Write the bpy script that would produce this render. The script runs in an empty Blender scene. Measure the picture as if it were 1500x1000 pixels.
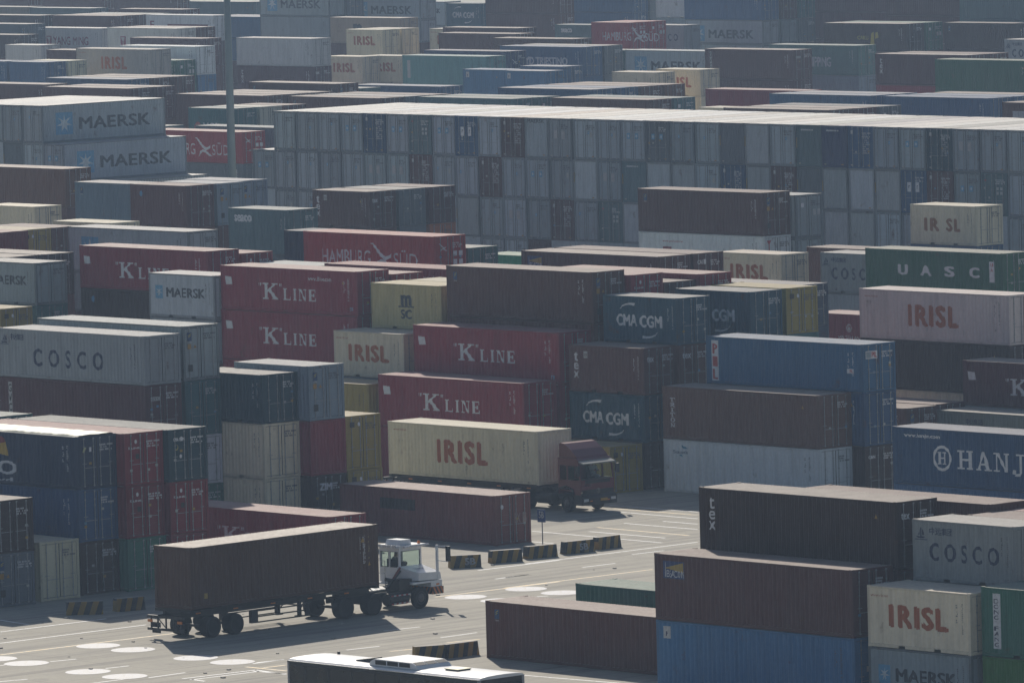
import bpy, bmesh, math, random
from math import radians as rad, sin, cos, pi
from mathutils import Vector, Matrix
random.seed(11)
scene = bpy.context.scene
col = scene.collection
# ------------------------------------------------------------------ camera
# world axes: X and Y follow the two stacking directions of the yard, Z is up
CAM_H = 40.56
pitch, roll, yaw = 0.07696841653787652, -0.026611586586339792, 0.8374722539060632
def cam_axes():
    R = Vector((1, 0, 0)); F = Vector((0, cos(pitch), -sin(pitch))); U = Vector((0, sin(pitch), cos(pitch)))
    R2 = cos(roll) * R + sin(roll) * U; U2 = -sin(roll) * R + cos(roll) * U
    u = Vector((cos(yaw), -sin(yaw), 0)); v = Vector((sin(yaw), cos(yaw), 0)); z = Vector((0, 0, 1))
    return [Vector((a.dot(u), a.dot(v), a.dot(z))) for a in (R2, U2, F)]
cr, cu, cf = cam_axes()
cam = bpy.data.cameras.new('camera'); camo = bpy.data.objects.new('camera', cam); col.objects.link(camo)
camo.matrix_world = Matrix(((cr.x, cu.x, -cf.x, 0), (cr.y, cu.y, -cf.y, 0), (cr.z, cu.z, -cf.z, CAM_H), (0, 0, 0, 1)))
cam.sensor_width = 36; cam.lens = 11219.2316 / 1500 * 36
cam.clip_start = 1; cam.clip_end = 12000
scene.camera = camo
# ------------------------------------------------------------------ sky, sun, exposure
SUN_EL = 32.0
SUN_DIR = Vector((-0.839 * cos(rad(SUN_EL)), 0.545 * cos(rad(SUN_EL)), sin(rad(SUN_EL))))   # towards the sun
w = bpy.data.worlds.new('World'); scene.world = w; w.use_nodes = True
nt = w.node_tree; bg = nt.nodes['Background']; sky = nt.nodes.new('ShaderNodeTexSky')
sky.sky_type = 'NISHITA'; sky.sun_disc = False; sky.sun_elevation = rad(SUN_EL)
sky.sun_rotation = math.atan2(SUN_DIR.x, SUN_DIR.y)
sky.dust_density = 1.0; sky.air_density = 1.0; sky.ozone_density = 1.0
nt.links.new(sky.outputs[0], bg.inputs[0]); bg.inputs[1].default_value = 0.062
sl = bpy.data.lights.new('sun', 'SUN'); sl.energy = 4.3; sl.angle = rad(0.6); sl.color = (1.0, 0.92, 0.80)
so = bpy.data.objects.new('sun', sl); col.objects.link(so)
so.rotation_euler = SUN_DIR.to_track_quat('Z', 'Y').to_euler()
scene.view_settings.view_transform = 'Standard'
scene.view_settings.look = 'None'
scene.view_settings.exposure = 0.1
scene.view_settings.gamma = 1
scene.view_settings.use_curve_mapping = False
scene.cycles.volume_bounces = 0
scene.cycles.max_bounces = 6

HAZED = 0.00018; HAZEC = (0.52, 0.71, 1.0)
# one line per stack: length, X and Y of its right front corner, tier heights and tiers from the top down (colour.print.end), where it stands
STACKS = [
 (40, -229.30, 228.27, [1, 1, 0], 'darkbrown.texv.d brown..d brown..d', 'rising behind the brown container with the lighthouse sticker', 0, [2, 2, 0]),
 (40, -227.37, 231.96, [1, 0, 0], 'brown..f brown..f brown..f', 'just behind the big near brown block, mostly roof showing', 0, [2, 0, 0]),
 (20, -222.05, 227.95, [0, 0, 0], 'coscogrey.cosco.d grey..d brown..d', 'directly above and behind the near orange lettered cream one', 0, [2, 1, 0]),
 (20, -221.22, 230.43, [0, 0, 0], 'brown..d brown..d grey..d', 'roof edge behind the near grey blue lettered container', 0, [2, 0, 0]),
 (20, -221.28, 232.93, [0, 0, 0], 'maroon..d brown..d grey..d', 'last roof sliver at the right frame edge, near', 0, [1, 0, 0]),
 (20, -222.34, 225.48, [0, 0], 'cream.irisl.d grey.sealand.d', 'at the lower right beside the green one', 0, [2, 2]),
 (20, -215.96, 225.83, [1, 0], 'green.dongfang.d grassgreen..d', 'at the lower right corner of the photo', 0, [2, 2]),
 (40, -228.97, 225.19, [1, 1], 'brown.beacon.d brightblue.psign.d', 'in the nearest stack at bottom centre right', 0, [2, 2]),
 (40, -242.84, 227.71, [0], 'redbrown.flor.d', 'on the ground behind the bus', 0, [2]),
 (40, -242.57, 232.98, [1], 'green..d', 'on the ground, seen over the roof of the red brown one', 0, [2]),
 (40, -289.77, 227.13, [0, 0], 'darkbrown.iddoor.d slate.flordoor.d', 'at the lower left frame edge', 0, [2, 2]),
 (20, -290.09, 230.19, [1], 'cream..d', 'alone on the ground at lower left, doors showing', 0, [2]),
 (40, -290.61, 233.10, [0, 0, 0], 'navy.po.d midblue.id.d darkbrown.iddoor.d', 'in the left stack whose top has a crumpled pale tarpaulin', 0, [2, 2, 2]),
 (40, -289.95, 235.57, [0, 0, 0], 'red.kdoor.d red.kdoor.d green.iddoor.d', 'in the left row between the blue and the teal door ends', 0, [2, 2, 2]),
 (40, -289.63, 238.08, [0, 0, 0], 'navyteal.cmadoor.d red.kdoor.d red.kdoor.d', 'in the left row just behind the carried brown container', 0, [2, 2, 2]),
 (20, -303.34, 238.07, [0, 0, 0], 'teal..d grey..d brown..d', 'at the left frame edge below the grey blue lettered one', 0, [2, 0, 0]),
 (40, -289.73, 248.39, [0], 'maroon.kline.d', 'on the ground behind the carried dark brown container', 0, [2]),
 (40, -290.52, 260.31, [0], 'rustred.patch.d', 'on the open ground behind the white cab', 0, [2]),
 (40, -308.29, 251.95, [0, 1, 0, 0], 'coscogrey.cosco.d maroonbrown.gvc.d grey..d brown..d', 'at the left frame edge, blue lettered on top', 0, [2, 2, 0, 0]),
 (40, -308.56, 254.83, [1, 1, 0, 0], 'grey.flordoor.d teal.iddoor.d white..d green..d', 'directly behind the left grey blue lettered stack', 0, [2, 2, 2, 2]),
 (20, -305.25, 257.36, [0, 1, 1], 'navyteal.iddoor.d cream..d cream..d', 'left of centre with cream boxes below dark teal', 0, [2, 2, 2]),
 (20, -304.38, 259.83, [1, 1, 1], 'greyblue.flordoor.d maroon..f darkbrown.zim.d', 'between the cream door ends and the olive ones', 0, [2, 2, 2]),
 (20, -304.96, 262.81, [1, 1], 'olive.mscdoor.d olive.mscdoor.d', 'left of the truck borne cream container', 0, [2, 2]),
 (40, -312.15, 281.96, [1, 1], 'maroon.kline.d maroon..d', 'directly behind the red truck load', 0, [2, 2]),
 (40, -312.20, 284.77, [1, 1, 0], 'maroon.kline.d maroon..d brown..d', 'centre, one tier above and behind the lower maroon one', 0, [2, 2, 1]),
 (20, -325.54, 285.01, [0, 0, 0], 'cream.irisl.d slate..d brown..d', 'centre left of the upper middle maroon one', 0, [2, 1, 0]),
 (20, -325.02, 281.84, [0, 0], 'olive..f olive..f', 'half hidden below the central orange lettered cream one', 0, [2, 0]),
 (20, -305.46, 282.13, [0], 'olive.mscdoor.d', 'on the ground right behind the red cab', 0, [2]),
 (20, -305.54, 284.90, [0, 0, 0], 'brown.texv.d tealnavy.cma.d darkbrown..d', 'behind the red cab', 0, [2, 2, 2]),
 (20, -305.32, 287.37, [0, 0, 0, 0], 'tealnavy.cma.d brown.texdoor.d navy.iddoor.d brown.iddoor.d', 'centre, above the brown one with vertical lettering', 0, [2, 2, 0, 0]),
 (20, -305.07, 292.64, [0, 0, 0, 0], 'tealnavy.cma.d navyteal.iddoor.d brown.texdoor.d darkbrown..d', 'second swoosh marked one right of centre', 0, [2, 0, 0, 0]),
 (20, -305.23, 295.62, [0, 0, 0, 0], 'olive.mscdoor.d teal..d brown..d brown..d', 'olive door end right of the swoosh marked pair', 0, [2, 1, 0, 0]),
 (40, -332.66, 323.27, [0, 0, 0], 'navy.iddoor.d navy..d brown..d', 'behind the olive door end right of centre', 0, [2, 1, 0]),
 (40, -312.05, 287.24, [1, 1, 1, 1], 'brown.flor.d redbrown..d brown..d brown..d', 'in the centre of the photo', 0, [2, 2, 0, 0]),
 (40, -311.58, 289.71, [1, 1, 1, 0], 'maroon.kdoor.d brown..d brown..d brown..d', 'maroon door end just right of the central brown one', 0, [2, 0, 0, 0]),
 (40, -311.69, 295.11, [1, 1, 0, 0], 'maroon.iddoor.d maroon..d brown..d brown..d', 'long flat maroon roof right of the central brown one', 0, [2, 0, 0, 0]),
 (40, -311.97, 292.63, [1, 0, 0, 0], 'brown.iddoor.d brown..d brown..d brown..d', 'small roof patch between maroon door ends right of centre', 0, [2, 0, 0, 0]),
 (20, -325.03, 287.48, [0, 0, 0, 0], 'yellowcream.msc.f cream..f cream..f cream..f', 'beside the upper left maroon pair', 0, [2, 1, 0, 0]),
 (20, -324.66, 290.06, [0, 0, 0, 0], 'yellowcream..f cream..f cream..f cream..f', 'behind the yellowish square lettered one', 0, [1, 0, 0, 0]),
 (40, -331.89, 287.12, [0, 1, 1, 0], 'maroon.klineu.d maroon.kline.d maroon..d brown..d', 'left of centre, in the maroon pair', 0, [2, 2, 1, 0]),
 (40, -331.71, 289.65, [1, 0, 0, 0], 'maroon.iddoor.d maroon..d brown..d brown..d', 'thin maroon roof behind the left centre maroon pair', 0, [2, 0, 0, 0]),
 (40, -330.67, 294.15, [1, 0, 0, 0], 'maroon.url.d maroon..d brown..d brown..d', 'long maroon roof below the red bird lettered one', 0, [2, 0, 0, 0]),
 (20, -344.71, 295.41, [0, 0, 0, 0], 'grey..d grey..d brown..d brown..d', 'pale roof patch left of the long maroon roof', 0, [2, 0, 0, 0]),
 (20, -344.12, 286.70, [0, 0, 0, 0], 'lightgrey.maersk.d grey..d brown..d brown..d', 'left, against the maroon pair', 0, [2, 2, 1, 0]),
 (40, -350.74, 291.76, [0, 1, 1, 1], 'maroon.kline.d darkbrown.dot.d brown..d brown..d', 'upper left of the grey star marked short one', 0, [2, 2, 0, 0]),
 (40, -350.80, 294.43, [1, 1, 0, 0], 'red.kdoor.d maroon..d brown..d brown..d', 'just right behind the upper left maroon lettered one', 0, [2, 0, 0, 0]),
 (20, -363.40, 288.68, [0, 0, 0, 0], 'grey.maersk.d teal..d brown..d brown..d', 'at the left frame edge, mid height', 0, [2, 2, 0, 0]),
 (20, -360.03, 283.28, [1, 0, 0], 'olive.mscdoor.d brown..d brown..d', 'at the left frame edge below the dark lettered grey one', 0, [2, 1, 1]),
 (40, -369.39, 291.28, [0, 0, 0, 0], 'darkbrown..d brown..d brown..d brown..d', 'pinkish roof above the left dark lettered grey one', 0, [1, 0, 0, 0]),
 (40, -369.39, 294.03, [0, 0, 0, 0], 'darkbrown..d brown..d brown..d brown..d', 'pinkish roof above the left dark lettered grey one', 1, [2, 1, 0, 0]),
 (20, -386.78, 313.77, [1, 1, 0], 'greyblue..d slate..d brown..d', 'half hidden left of the upper left maroon lettered one', 0, [0, 0, 0]),
 (40, -327.94, 307.33, [1, 0, 0, 0], 'brown.beacon.d brown..d brown..d brown..d', 'behind the central brown one', 0, [2, 0, 0, 0]),
 (40, -327.94, 310.08, [1, 0, 0, 0], 'maroonbrown.cai.d brown..d brown..d brown..d', 'behind the central brown one', 1, [2, 0, 0, 0]),
 (20, -353.73, 342.18, [0, 0, 0], 'cream.irisl.d brown..d brown..d', 'right of centre behind the maroon door ends', 0, [2, 0, 0]),
 (20, -346.96, 345.01, [0, 0, 0], 'coscogrey.cosco.d grey..d brown..d', 'between the orange lettered cream and the long green one', 0, [2, 2, 0]),
 (40, -345.44, 348.29, [0, 0, 0], 'brown..d brown..d brown..d', 'brown roof behind the blue lettered grey one right of centre', 0, [2, 0, 0]),
 (40, -334.48, 342.81, [1, 1, 0], 'darkgreen.uasc.d brown..d brown..d', 'right side with wide spaced white letters', 0, [2, 0, 0]),
 (40, -306.08, 314.17, [1, 1, 1], 'pinkwhite.irisl.d darkbrown..d cream..d', 'large pinkish one on the right with orange lettering', 0, [2, 2, 2]),
 (20, -332.19, 329.66, [1, 0], 'maroon.magellan.f maroon..d', 'left of the large pinkish one', 0, [2, 0]),
 (40, -291.95, 284.95, [1, 1], 'tritonbrown.triton.d white.seacastle.d', 'right of centre, standing by the open yard', 0, [2, 2]),
 (40, -291.00, 287.42, [0, 1, 1], 'brightblue2.pil.d midblue.iddoor.d darkbrown.cronos.d', 'behind the brown on white pair, right of centre', 0, [2, 2, 2]),
 (40, -294.62, 311.02, [0, 0], 'darkmaroon.kline.d grey..d', 'dark maroon at the right frame edge', 0, [2, 1]),
 (40, -305.72, 305.32, [1], 'brown.flordoor.d', 'low roof just behind the blue circle marked one', 0, [2]),
 (40, -306.15, 308.07, [1], 'maroonbrown..d', 'low roof just behind the blue circle marked one', 1, [2]),
 (40, -293.93, 308.12, [0], 'greygreen.chinese.d', 'grey green low one behind the blue circle marked one', 0, [2]),
 (40, -263.41, 274.16, [1, 1], 'midblue.hanjin.d blue..d', 'blue with a circle emblem on the right', 0, [2, 2]),
 (40, -344.10, 304.03, [1, 1, 1, 1], 'hamred.ham.d red..d brown..d brown..d', 'bright red with bird emblem, above centre left', 0, [2, 0, 0, 0]),
 (20, -344.83, 307.26, [1, 0, 0, 0], 'teal.iddoor.d teal..d brown..d brown..d', 'behind the bright red bird emblem one', 0, [2, 0, 0, 0]),
 (20, -355.80, 307.18, [1, 1, 1, 0], 'navy..d navy..d brown..d brown..d', 'navy end left of the bright red bird emblem one', 0, [2, 0, 0, 0]),
 (20, -356.78, 324.40, [1, 1, 1], 'brightgreen..d green..d brown..d', 'green, left of the lighthouse sticker one', 0, [2, 0, 0]),
 (40, -374.15, 309.67, [1, 0, 0, 0], 'lightgrey.maersk.d grey..d brown..d brown..d', 'long light grey one above the upper left maroon', 0, [2, 2, 1, 0]),
 (20, -390.03, 308.83, [0, 0, 0, 0], 'olive.mscdoor.d olive..d brown..d brown..d', 'olive door end at left above the flat pinkish roof', 0, [2, 0, 0, 0]),
 (20, -390.03, 311.30, [0, 0, 0, 0], 'brown..d brown..d brown..d brown..d', 'olive door end at left above the flat pinkish roof', 1, [2, 0, 0, 0]),
 (20, -390.03, 316.24, [0, 0, 0, 0], 'cream..d brown..d brown..d brown..d', 'olive door end at left above the flat pinkish roof', 2, [2, 0, 0, 0]),
 (20, -385.56, 303.37, [1, 0, 0, 0], 'red..f red..f brown..d brown..d', 'red end at the left frame edge, upper middle', 0, [2, 0, 0, 0]),
 (20, -432.50, 343.71, [1, 1, 1], 'cream..d brown..d brown..d', 'weathered cream end near the upper left frame edge', 0, [2, 0, 0]),
 (40, -441.08, 353.50, [1, 0, 0, 0], 'warmbrown..d brown..d brown..d brown..d', 'brown in front of the upper left grey star marked pair', 0, [2, 1, 0, 0]),
 (20, -407.91, 332.55, [1, 1, 1, 1], 'bluegrey.flor.d brown..d brown..d brown..d', 'blue grey, below the upper left grey star marked pair', 0, [2, 0, 0, 0]),
 (20, -401.82, 332.52, [1, 1, 1, 1], 'maroonbrown.dot.d rustbrown..d brown..d brown..d', 'short brown one left of the tall mast', 0, [2, 1, 0, 0]),
 (20, -401.85, 335.27, [1, 1, 1, 1], 'greyblue.flordoor.d brown..d brown..d brown..d', 'short brown one left of the tall mast', 1, [2, 2, 0, 0]),
 (20, -402.67, 338.05, [1, 1, 1, 1], 'greyblue.flordoor.d grey..d grey..d brown..d', 'grey door end beside the tall mast', 0, [2, 0, 0, 0]),
 (20, -373.53, 317.56, [1, 1, 1, 1], 'tealgrey.seaco.d slate..d brown..d brown..d', 'teal grey one right below the tall mast', 0, [2, 1, 0, 0]),
 (20, -399.95, 347.38, [0, 0, 0, 0], 'brown.texv.d brown..d brown..d brown..d', 'before the left half of the long grey wall', 0, [2, 1, 0, 0]),
 (20, -399.95, 350.13, [0, 0, 0, 0], 'slate..d slate..d brown..d brown..d', 'before the left half of the long grey wall', 1, [2, 1, 0, 0]),
 (20, -399.95, 352.88, [0, 0, 0, 0], 'maroonbrown.iddoor.d orange..d brown..d brown..d', 'before the left half of the long grey wall', 2, [2, 2, 0, 0]),
 (40, -364.33, 350.96, [1, 1, 0, 0], 'brown.flor.d white.yml.d brown..d brown..d', 'before the right half of the long grey wall', 0, [2, 2, 0, 0]),
 (20, -363.90, 353.51, [1, 0, 0, 0], 'grey.paneldoor.d grey..d brown..d brown..d', 'grey door end just right of the brown one on white', 0, [2, 2, 0, 0]),
 (20, -347.21, 353.52, [0, 0, 0, 0], 'cream.irsl.d blue..d brown..d brown..d', 'cream, missing one letter, in front of the long grey wall', 0, [2, 2, 0, 0]),
 (40, -474.28, 398.51, [0, 0, 0, 0], 'hamred.ham.d slate..d brown..d brown..d', 'red bird emblem one behind the tall mast, upper left', 0, [2, 2, 0, 0]),
 (40, -475.04, 404.37, [0, 0, 0, 0], 'tealgrey..d teal..d brown..d brown..d', 'teal roof behind the mast, left of the grey wall', 0, [2, 0, 0, 0]),
 (40, -489.01, 402.17, [0, 0, 0, 0], 'tealgrey..d grey..d brown..d brown..d', 'thin pale roof above the red bird emblem one upper left', 0, [1, 0, 0, 0]),
 (20, -491.49, 412.22, [1, 1, 1, 0], 'teal.mol.d teal..d brown..d brown..d', 'teal with small red emblem behind the mast', 0, [2, 0, 0, 0]),
 (20, -491.49, 414.97, [1, 1, 1, 0], 'creamgrey..d cream..d brown..d brown..d', 'teal with small red emblem behind the mast', 1, [2, 0, 0, 0]),
 (20, -491.49, 417.72, [1, 1, 1, 0], 'brown..d brown..d brown..d brown..d', 'teal with small red emblem behind the mast', 2, [2, 0, 0, 0]),
 (40, -512.63, 433.41, [1, 1, 0, 0], 'brown..d brown..d brown..d brown..d', 'flat brown roofs behind the mast', 0, [2, 1, 0, 0]),
 (40, -512.63, 436.16, [1, 1, 0, 0], 'brown..d brown..d brown..d brown..d', 'flat brown roofs behind the mast', 1, [2, 0, 0, 0]),
 (40, -512.63, 438.91, [1, 1, 0, 0], 'brown..d brown..d brown..d brown..d', 'flat brown roofs behind the mast', 2, [2, 0, 0, 0]),
 (40, -512.97, 442.19, [1, 1, 1, 1], 'brown.flor.d brown..d brown..d brown..d', 'brown with small sticker right of the mast, far', 0, [2, 0, 0, 0]),
 (40, -597.79, 512.12, [1, 1, 1, 1], 'offwhite..d maroonbrown.texv.d brown..d brown..d', 'plain off white right of the mast, far', 0, [2, 2, 0, 0]),
 (40, -595.55, 494.75, [1, 1, 1, 1], 'white..d brightblue..d brown..d brown..d', 'white with doors, left of the mast, far', 0, [2, 2, 0, 0]),
 (40, -618.07, 514.45, [1, 1, 1, 0], 'maroonbrown.iddoor.d brown..d brown..d brown..d', 'long brown behind the far white one left of the mast', 0, [2, 1, 0, 0]),
 (20, -594.63, 491.36, [0, 0, 0, 0], 'green.paneldoor.d green..d brown..d brown..d', 'green door end in front of the far white one', 0, [2, 1, 0, 0]),
 (40, -594.88, 488.39, [1, 1, 1, 1], 'creamgrey.irisl.d grey..d brown..d brown..d', 'long with faded orange lettering, upper left', 0, [2, 0, 0, 0]),
 (20, -600.66, 479.40, [1, 0, 0, 0], 'blue..d blue..d brown..d brown..d', 'short blue at the upper left', 0, [2, 0, 0, 0]),
 (20, -600.66, 482.15, [1, 0, 0, 0], 'cream..d brown..d brown..d brown..d', 'short blue at the upper left', 1, [2, 0, 0, 0]),
 (20, -607.24, 479.53, [1, 0, 0, 0], 'blue..d blue..d brown..d brown..d', 'blue at the upper left frame edge', 0, [2, 0, 0, 0]),
 (40, -547.34, 446.43, [1, 1, 1, 0], 'blue..d blue..d brown..d brown..d', 'dark blue long roof, upper left', 0, [2, 0, 0, 0]),
 (40, -547.34, 449.18, [1, 1, 1, 0], 'brown.iddoor.d brown..d brown..d brown..d', 'dark blue long roof, upper left', 1, [2, 0, 0, 0]),
 (40, -547.34, 451.93, [1, 1, 1, 0], 'brown..d brown..d brown..d brown..d', 'dark blue long roof, upper left', 2, [2, 1, 0, 0]),
 (40, -526.58, 429.65, [1, 1, 1, 1], 'brown..d brown..d brown..d brown..d', 'brown roof just behind the upper left star marked block', 0, [2, 0, 0, 0]),
 (40, -526.58, 432.40, [1, 1, 1, 1], 'maroonbrown.iddoor.d brown..d brown..d brown..d', 'brown roof just behind the upper left star marked block', 1, [2, 1, 0, 0]),
 (40, -547.51, 436.96, [1, 1, 1, 0], 'brown..d brown..d brown..d brown..d', 'brown roof at upper left edge behind the star marked block', 0, [2, 0, 0, 0]),
 (40, -670.91, 532.04, [0, 0, 0, 0], 'darkbrown..d brown..d brown..d brown..d', 'dark brown end at the top left edge', 0, [2, 1, 0, 0]),
 (20, -631.02, 502.96, [1, 1, 0, 0], 'offwhite..d grey..d brown..d brown..d', 'small pale roof below the far white lettered pair', 0, [2, 0, 0, 0]),
 (40, -608.40, 495.36, [1, 1, 0, 0], 'brown.iddoor.d brown..d brown..d brown..d', 'small brown left of the faded orange lettered one', 0, [2, 0, 0, 0]),
 (40, -669.25, 542.21, [1, 0, 0, 0], 'offwhite.ym.d brown..d brown..d brown..d', 'off white with maroon lettering, upper left', 0, [2, 0, 0, 0]),
 (40, -638.10, 527.61, [1, 1, 1, 1], 'offwhite.ymi.d brown..d brown..d brown..d', 'off white with one maroon symbol, upper left', 0, [2, 0, 0, 0]),
 (40, -638.10, 530.36, [1, 1, 1, 1], 'brown..d brown..d brown..d brown..d', 'off white with one maroon symbol, upper left', 1, [2, 0, 0, 0]),
 (40, -697.90, 556.50, [1, 1, 1, 0], 'darkbrown..d brown..d brown..d brown..d', 'dark roof at the top left edge, far', 0, [2, 0, 0, 0]),
 (40, -685.18, 557.60, [1, 1, 1, 0], 'brown..d brown..d brown..d brown..d', 'far brown near the top left', 0, [2, 0, 0, 0]),
 (40, -685.18, 560.35, [1, 1, 1, 0], 'brown..d brown..d brown..d brown..d', 'far brown near the top left', 1, [2, 0, 0, 0]),
 (40, -685.18, 563.10, [1, 1, 1, 0], 'teal.paneldoor.d brown..d brown..d brown..d', 'far brown near the top left', 2, [2, 0, 0, 0]),
 (40, -676.70, 537.67, [1, 1, 1, 0], 'slate..d brown..d brown..d brown..d', 'far slate one at the left edge', 0, [2, 0, 0, 0]),
 (40, -665.25, 555.43, [1, 1, 1, 1], 'white.ymlban.d brown..d brown..d brown..d', 'far white with a maroon banner', 0, [2, 2, 2, 0]),
 (40, -680.58, 576.85, [0, 0, 0, 0], 'brightblue2.pil.d blue..d brown..d brown..d', 'far blue behind the mast', 0, [2, 1, 1, 1]),
 (40, -680.58, 579.60, [0, 0, 0, 0], 'brightblue2.paneldoor.d blue..d brown..d brown..d', 'far blue behind the mast', 1, [2, 0, 0, 0]),
 (40, -492.37, 429.37, [1, 1, 1, 0], 'brown.flor.d brown..d brown..d brown..d', 'brown roof right behind the grey wall, left part', 0, [2, 0, 0, 0]),
 (40, -492.37, 432.12, [1, 1, 1, 0], 'slate..d brown..d brown..d brown..d', 'brown roof right behind the grey wall, left part', 1, [2, 0, 0, 0]),
 (40, -492.37, 434.87, [1, 1, 1, 0], 'brown..d brown..d brown..d brown..d', 'brown roof right behind the grey wall, left part', 2, [2, 0, 0, 0]),
 (40, -478.94, 432.46, [1, 1, 1, 0], 'teal..d brown..d brown..d brown..d', 'teal roof right behind the grey wall, centre', 0, [2, 0, 0, 0]),
 (40, -478.94, 435.21, [1, 1, 1, 0], 'teal.paneldoor.d brown..d brown..d brown..d', 'teal roof right behind the grey wall, centre', 1, [2, 0, 0, 0]),
 (40, -465.20, 435.28, [1, 1, 1, 0], 'brown..d brown..d brown..d brown..d', 'brown roof right behind the grey wall, right of centre', 0, [2, 0, 0, 0]),
 (40, -465.20, 438.03, [1, 1, 1, 0], 'teal.paneldoor.d teal..d brown..d brown..d', 'brown roof right behind the grey wall, right of centre', 1, [2, 0, 0, 0]),
 (20, -620.87, 541.82, [1, 1, 0, 0], 'cream.irisl.d brown..d brown..d brown..d', 'far cream orange lettered, highest of the cluster', 0, [2, 0, 0, 0]),
 (20, -620.87, 544.57, [1, 1, 0, 0], 'cream..d brown..d brown..d brown..d', 'far cream orange lettered, highest of the cluster', 1, [2, 0, 0, 0]),
 (20, -608.20, 533.54, [1, 1, 1], 'cream.irisl.d brown..d brown..d', 'far cream orange lettered, low right of its pair', 0, [2, 1, 0]),
 (20, -611.87, 531.07, [1, 1, 1], 'cream.irisl.d brown..d brown..d', 'far cream orange lettered, low left of its pair', 0, [2, 0, 0]),
 (20, -611.41, 545.51, [1, 1, 0, 0], 'cream.irisl.d brown..d brown..d brown..d', 'far cream orange lettered, standing apart at right', 0, [2, 0, 0, 0]),
 (40, -639.04, 560.54, [1, 1, 1, 0], 'tan.mscside.d brown..d brown..d brown..d', 'far tan one with a dark letter', 0, [2, 1, 0, 0]),
 (40, -542.60, 486.56, [1, 1, 1, 1], 'mint.stripv.d mint..d brown..d brown..d', 'far light teal long one', 0, [2, 0, 0, 0]),
 (40, -514.15, 455.65, [1, 0, 0, 0], 'blue..d blue..d brown..d brown..d', 'blue roof below the far light teal one', 0, [2, 0, 0, 0]),
 (20, -514.32, 445.98, [1, 1, 0, 0], 'teal..d brown..d brown..d brown..d', 'small pale roof below the far cream pair', 0, [1, 0, 0, 0]),
 (40, -549.40, 495.44, [1, 1, 1, 1], 'darkblue.bird.d brown..d brown..d brown..d', 'far dark blue doors with white emblem', 0, [2, 0, 0, 0]),
 (40, -548.86, 504.88, [1, 1, 1, 1], 'blue.llt.d blue..d blue..d brown..d', 'far blue with block lettering', 0, [2, 1, 0, 0]),
 (40, -548.86, 507.63, [1, 1, 1, 1], 'slate..d slate..d brown..d brown..d', 'far blue with block lettering', 1, [2, 1, 0, 0]),
 (20, -534.20, 481.36, [1, 0, 0, 0], 'brightblue.psign.d blue..d brown..d brown..d', 'far short blue, left of its pair', 0, [2, 0, 0, 0]),
 (20, -527.68, 480.73, [1, 0, 0, 0], 'brightblue.psign.d blue..d brown..d brown..d', 'far short blue, right of its pair', 0, [2, 0, 0, 0]),
 (20, -528.10, 483.20, [1, 1, 0, 0], 'blue..d brown..d brown..d brown..d', 'thin blue roof behind the far short blue pair', 0, [2, 0, 0, 0]),
 (40, -479.43, 442.08, [1, 1, 1, 1], 'blue..d blue..d brown..d brown..d', 'blue with flat roof behind the grey wall centre', 0, [2, 0, 0, 0]),
 (40, -479.43, 444.83, [1, 1, 1, 1], 'blue.iddoor.d brown..d brown..d brown..d', 'blue with flat roof behind the grey wall centre', 1, [2, 0, 0, 0]),
 (40, -479.43, 447.58, [1, 1, 1, 1], 'brown.iddoor.d brown..d brown..d brown..d', 'blue with flat roof behind the grey wall centre', 2, [2, 0, 0, 0]),
 (40, -479.43, 450.33, [1, 1, 1, 1], 'rustbrown.iddoor.d brown..d brown..d brown..d', 'blue with flat roof behind the grey wall centre', 3, [2, 0, 0, 0]),
 (40, -565.20, 518.60, [1, 1, 1, 1], 'brown..d brown..d brown..d brown..d', 'far brown with pale roof above the block lettered blue', 0, [2, 0, 0, 0]),
 (40, -582.19, 526.37, [1, 1, 1, 1], 'brown..d brown..d brown..d brown..d', 'far brown, pale roof wedge right of the cream one', 0, [2, 0, 0, 0]),
 (40, -600.29, 543.04, [1, 1, 1, 0], 'brown..d brown..d brown..d brown..d', 'far brown below the two tier brown mass', 0, [2, 0, 0, 0]),
 (40, -604.19, 562.79, [1, 0, 0, 0], 'tealgrey.seaco.d slate..d brown..d brown..d', 'far teal grey with white word beside red ends', 0, [2, 0, 0, 0]),
 (20, -591.85, 551.18, [1, 1, 1, 1], 'hamred.ham.d teal..d brown..d brown..d', 'far red one with white emblem', 0, [2, 0, 0, 0]),
 (20, -591.85, 553.93, [1, 1, 1, 1], 'hamred.paneldoor.d hamred.paneldoor.d brown..d brown..d', 'far red one with white emblem', 1, [2, 1, 0, 0]),
 (20, -549.64, 511.27, [1, 1, 0, 0], 'teal.paneldoor.d brown..d brown..d brown..d', 'far green grey doors in front of the red ends', 0, [2, 0, 0, 0]),
 (20, -519.40, 486.82, [0, 0, 0, 0], 'cream..d cream..d brown..d brown..d', 'far short cream with dark mark near the top centre', 0, [2, 0, 0, 0]),
 (20, -519.28, 492.44, [0, 0, 0, 0], 'cream.irisl.d cream..d brown..d brown..d', 'far cream two tier, right of the short cream', 0, [2, 1, 0, 0]),
 (40, -532.65, 506.57, [1, 1, 1, 0], 'lightgrey.maersk.d grey..d brown..d brown..d', 'far grey dark lettered, half hidden near top', 0, [2, 0, 0, 0]),
 (40, -520.20, 505.48, [1, 1, 1, 1], 'brown.gvc.d maroonbrown..d brown..d brown..d', 'far brown with a white strip, upper right', 0, [2, 2, 0, 0]),
 (40, -520.70, 514.57, [1, 1, 1, 1], 'tealgreen.shipping.d greyblue..d blue..d brown..d', 'far green grey with white lettering, upper right', 0, [2, 2, 0, 0]),
 (40, -477.73, 465.11, [0, 0, 0, 0], 'maroon..d maroon..d brown..d brown..d', 'long maroon behind the grey wall', 0, [2, 0, 0, 0]),
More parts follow.
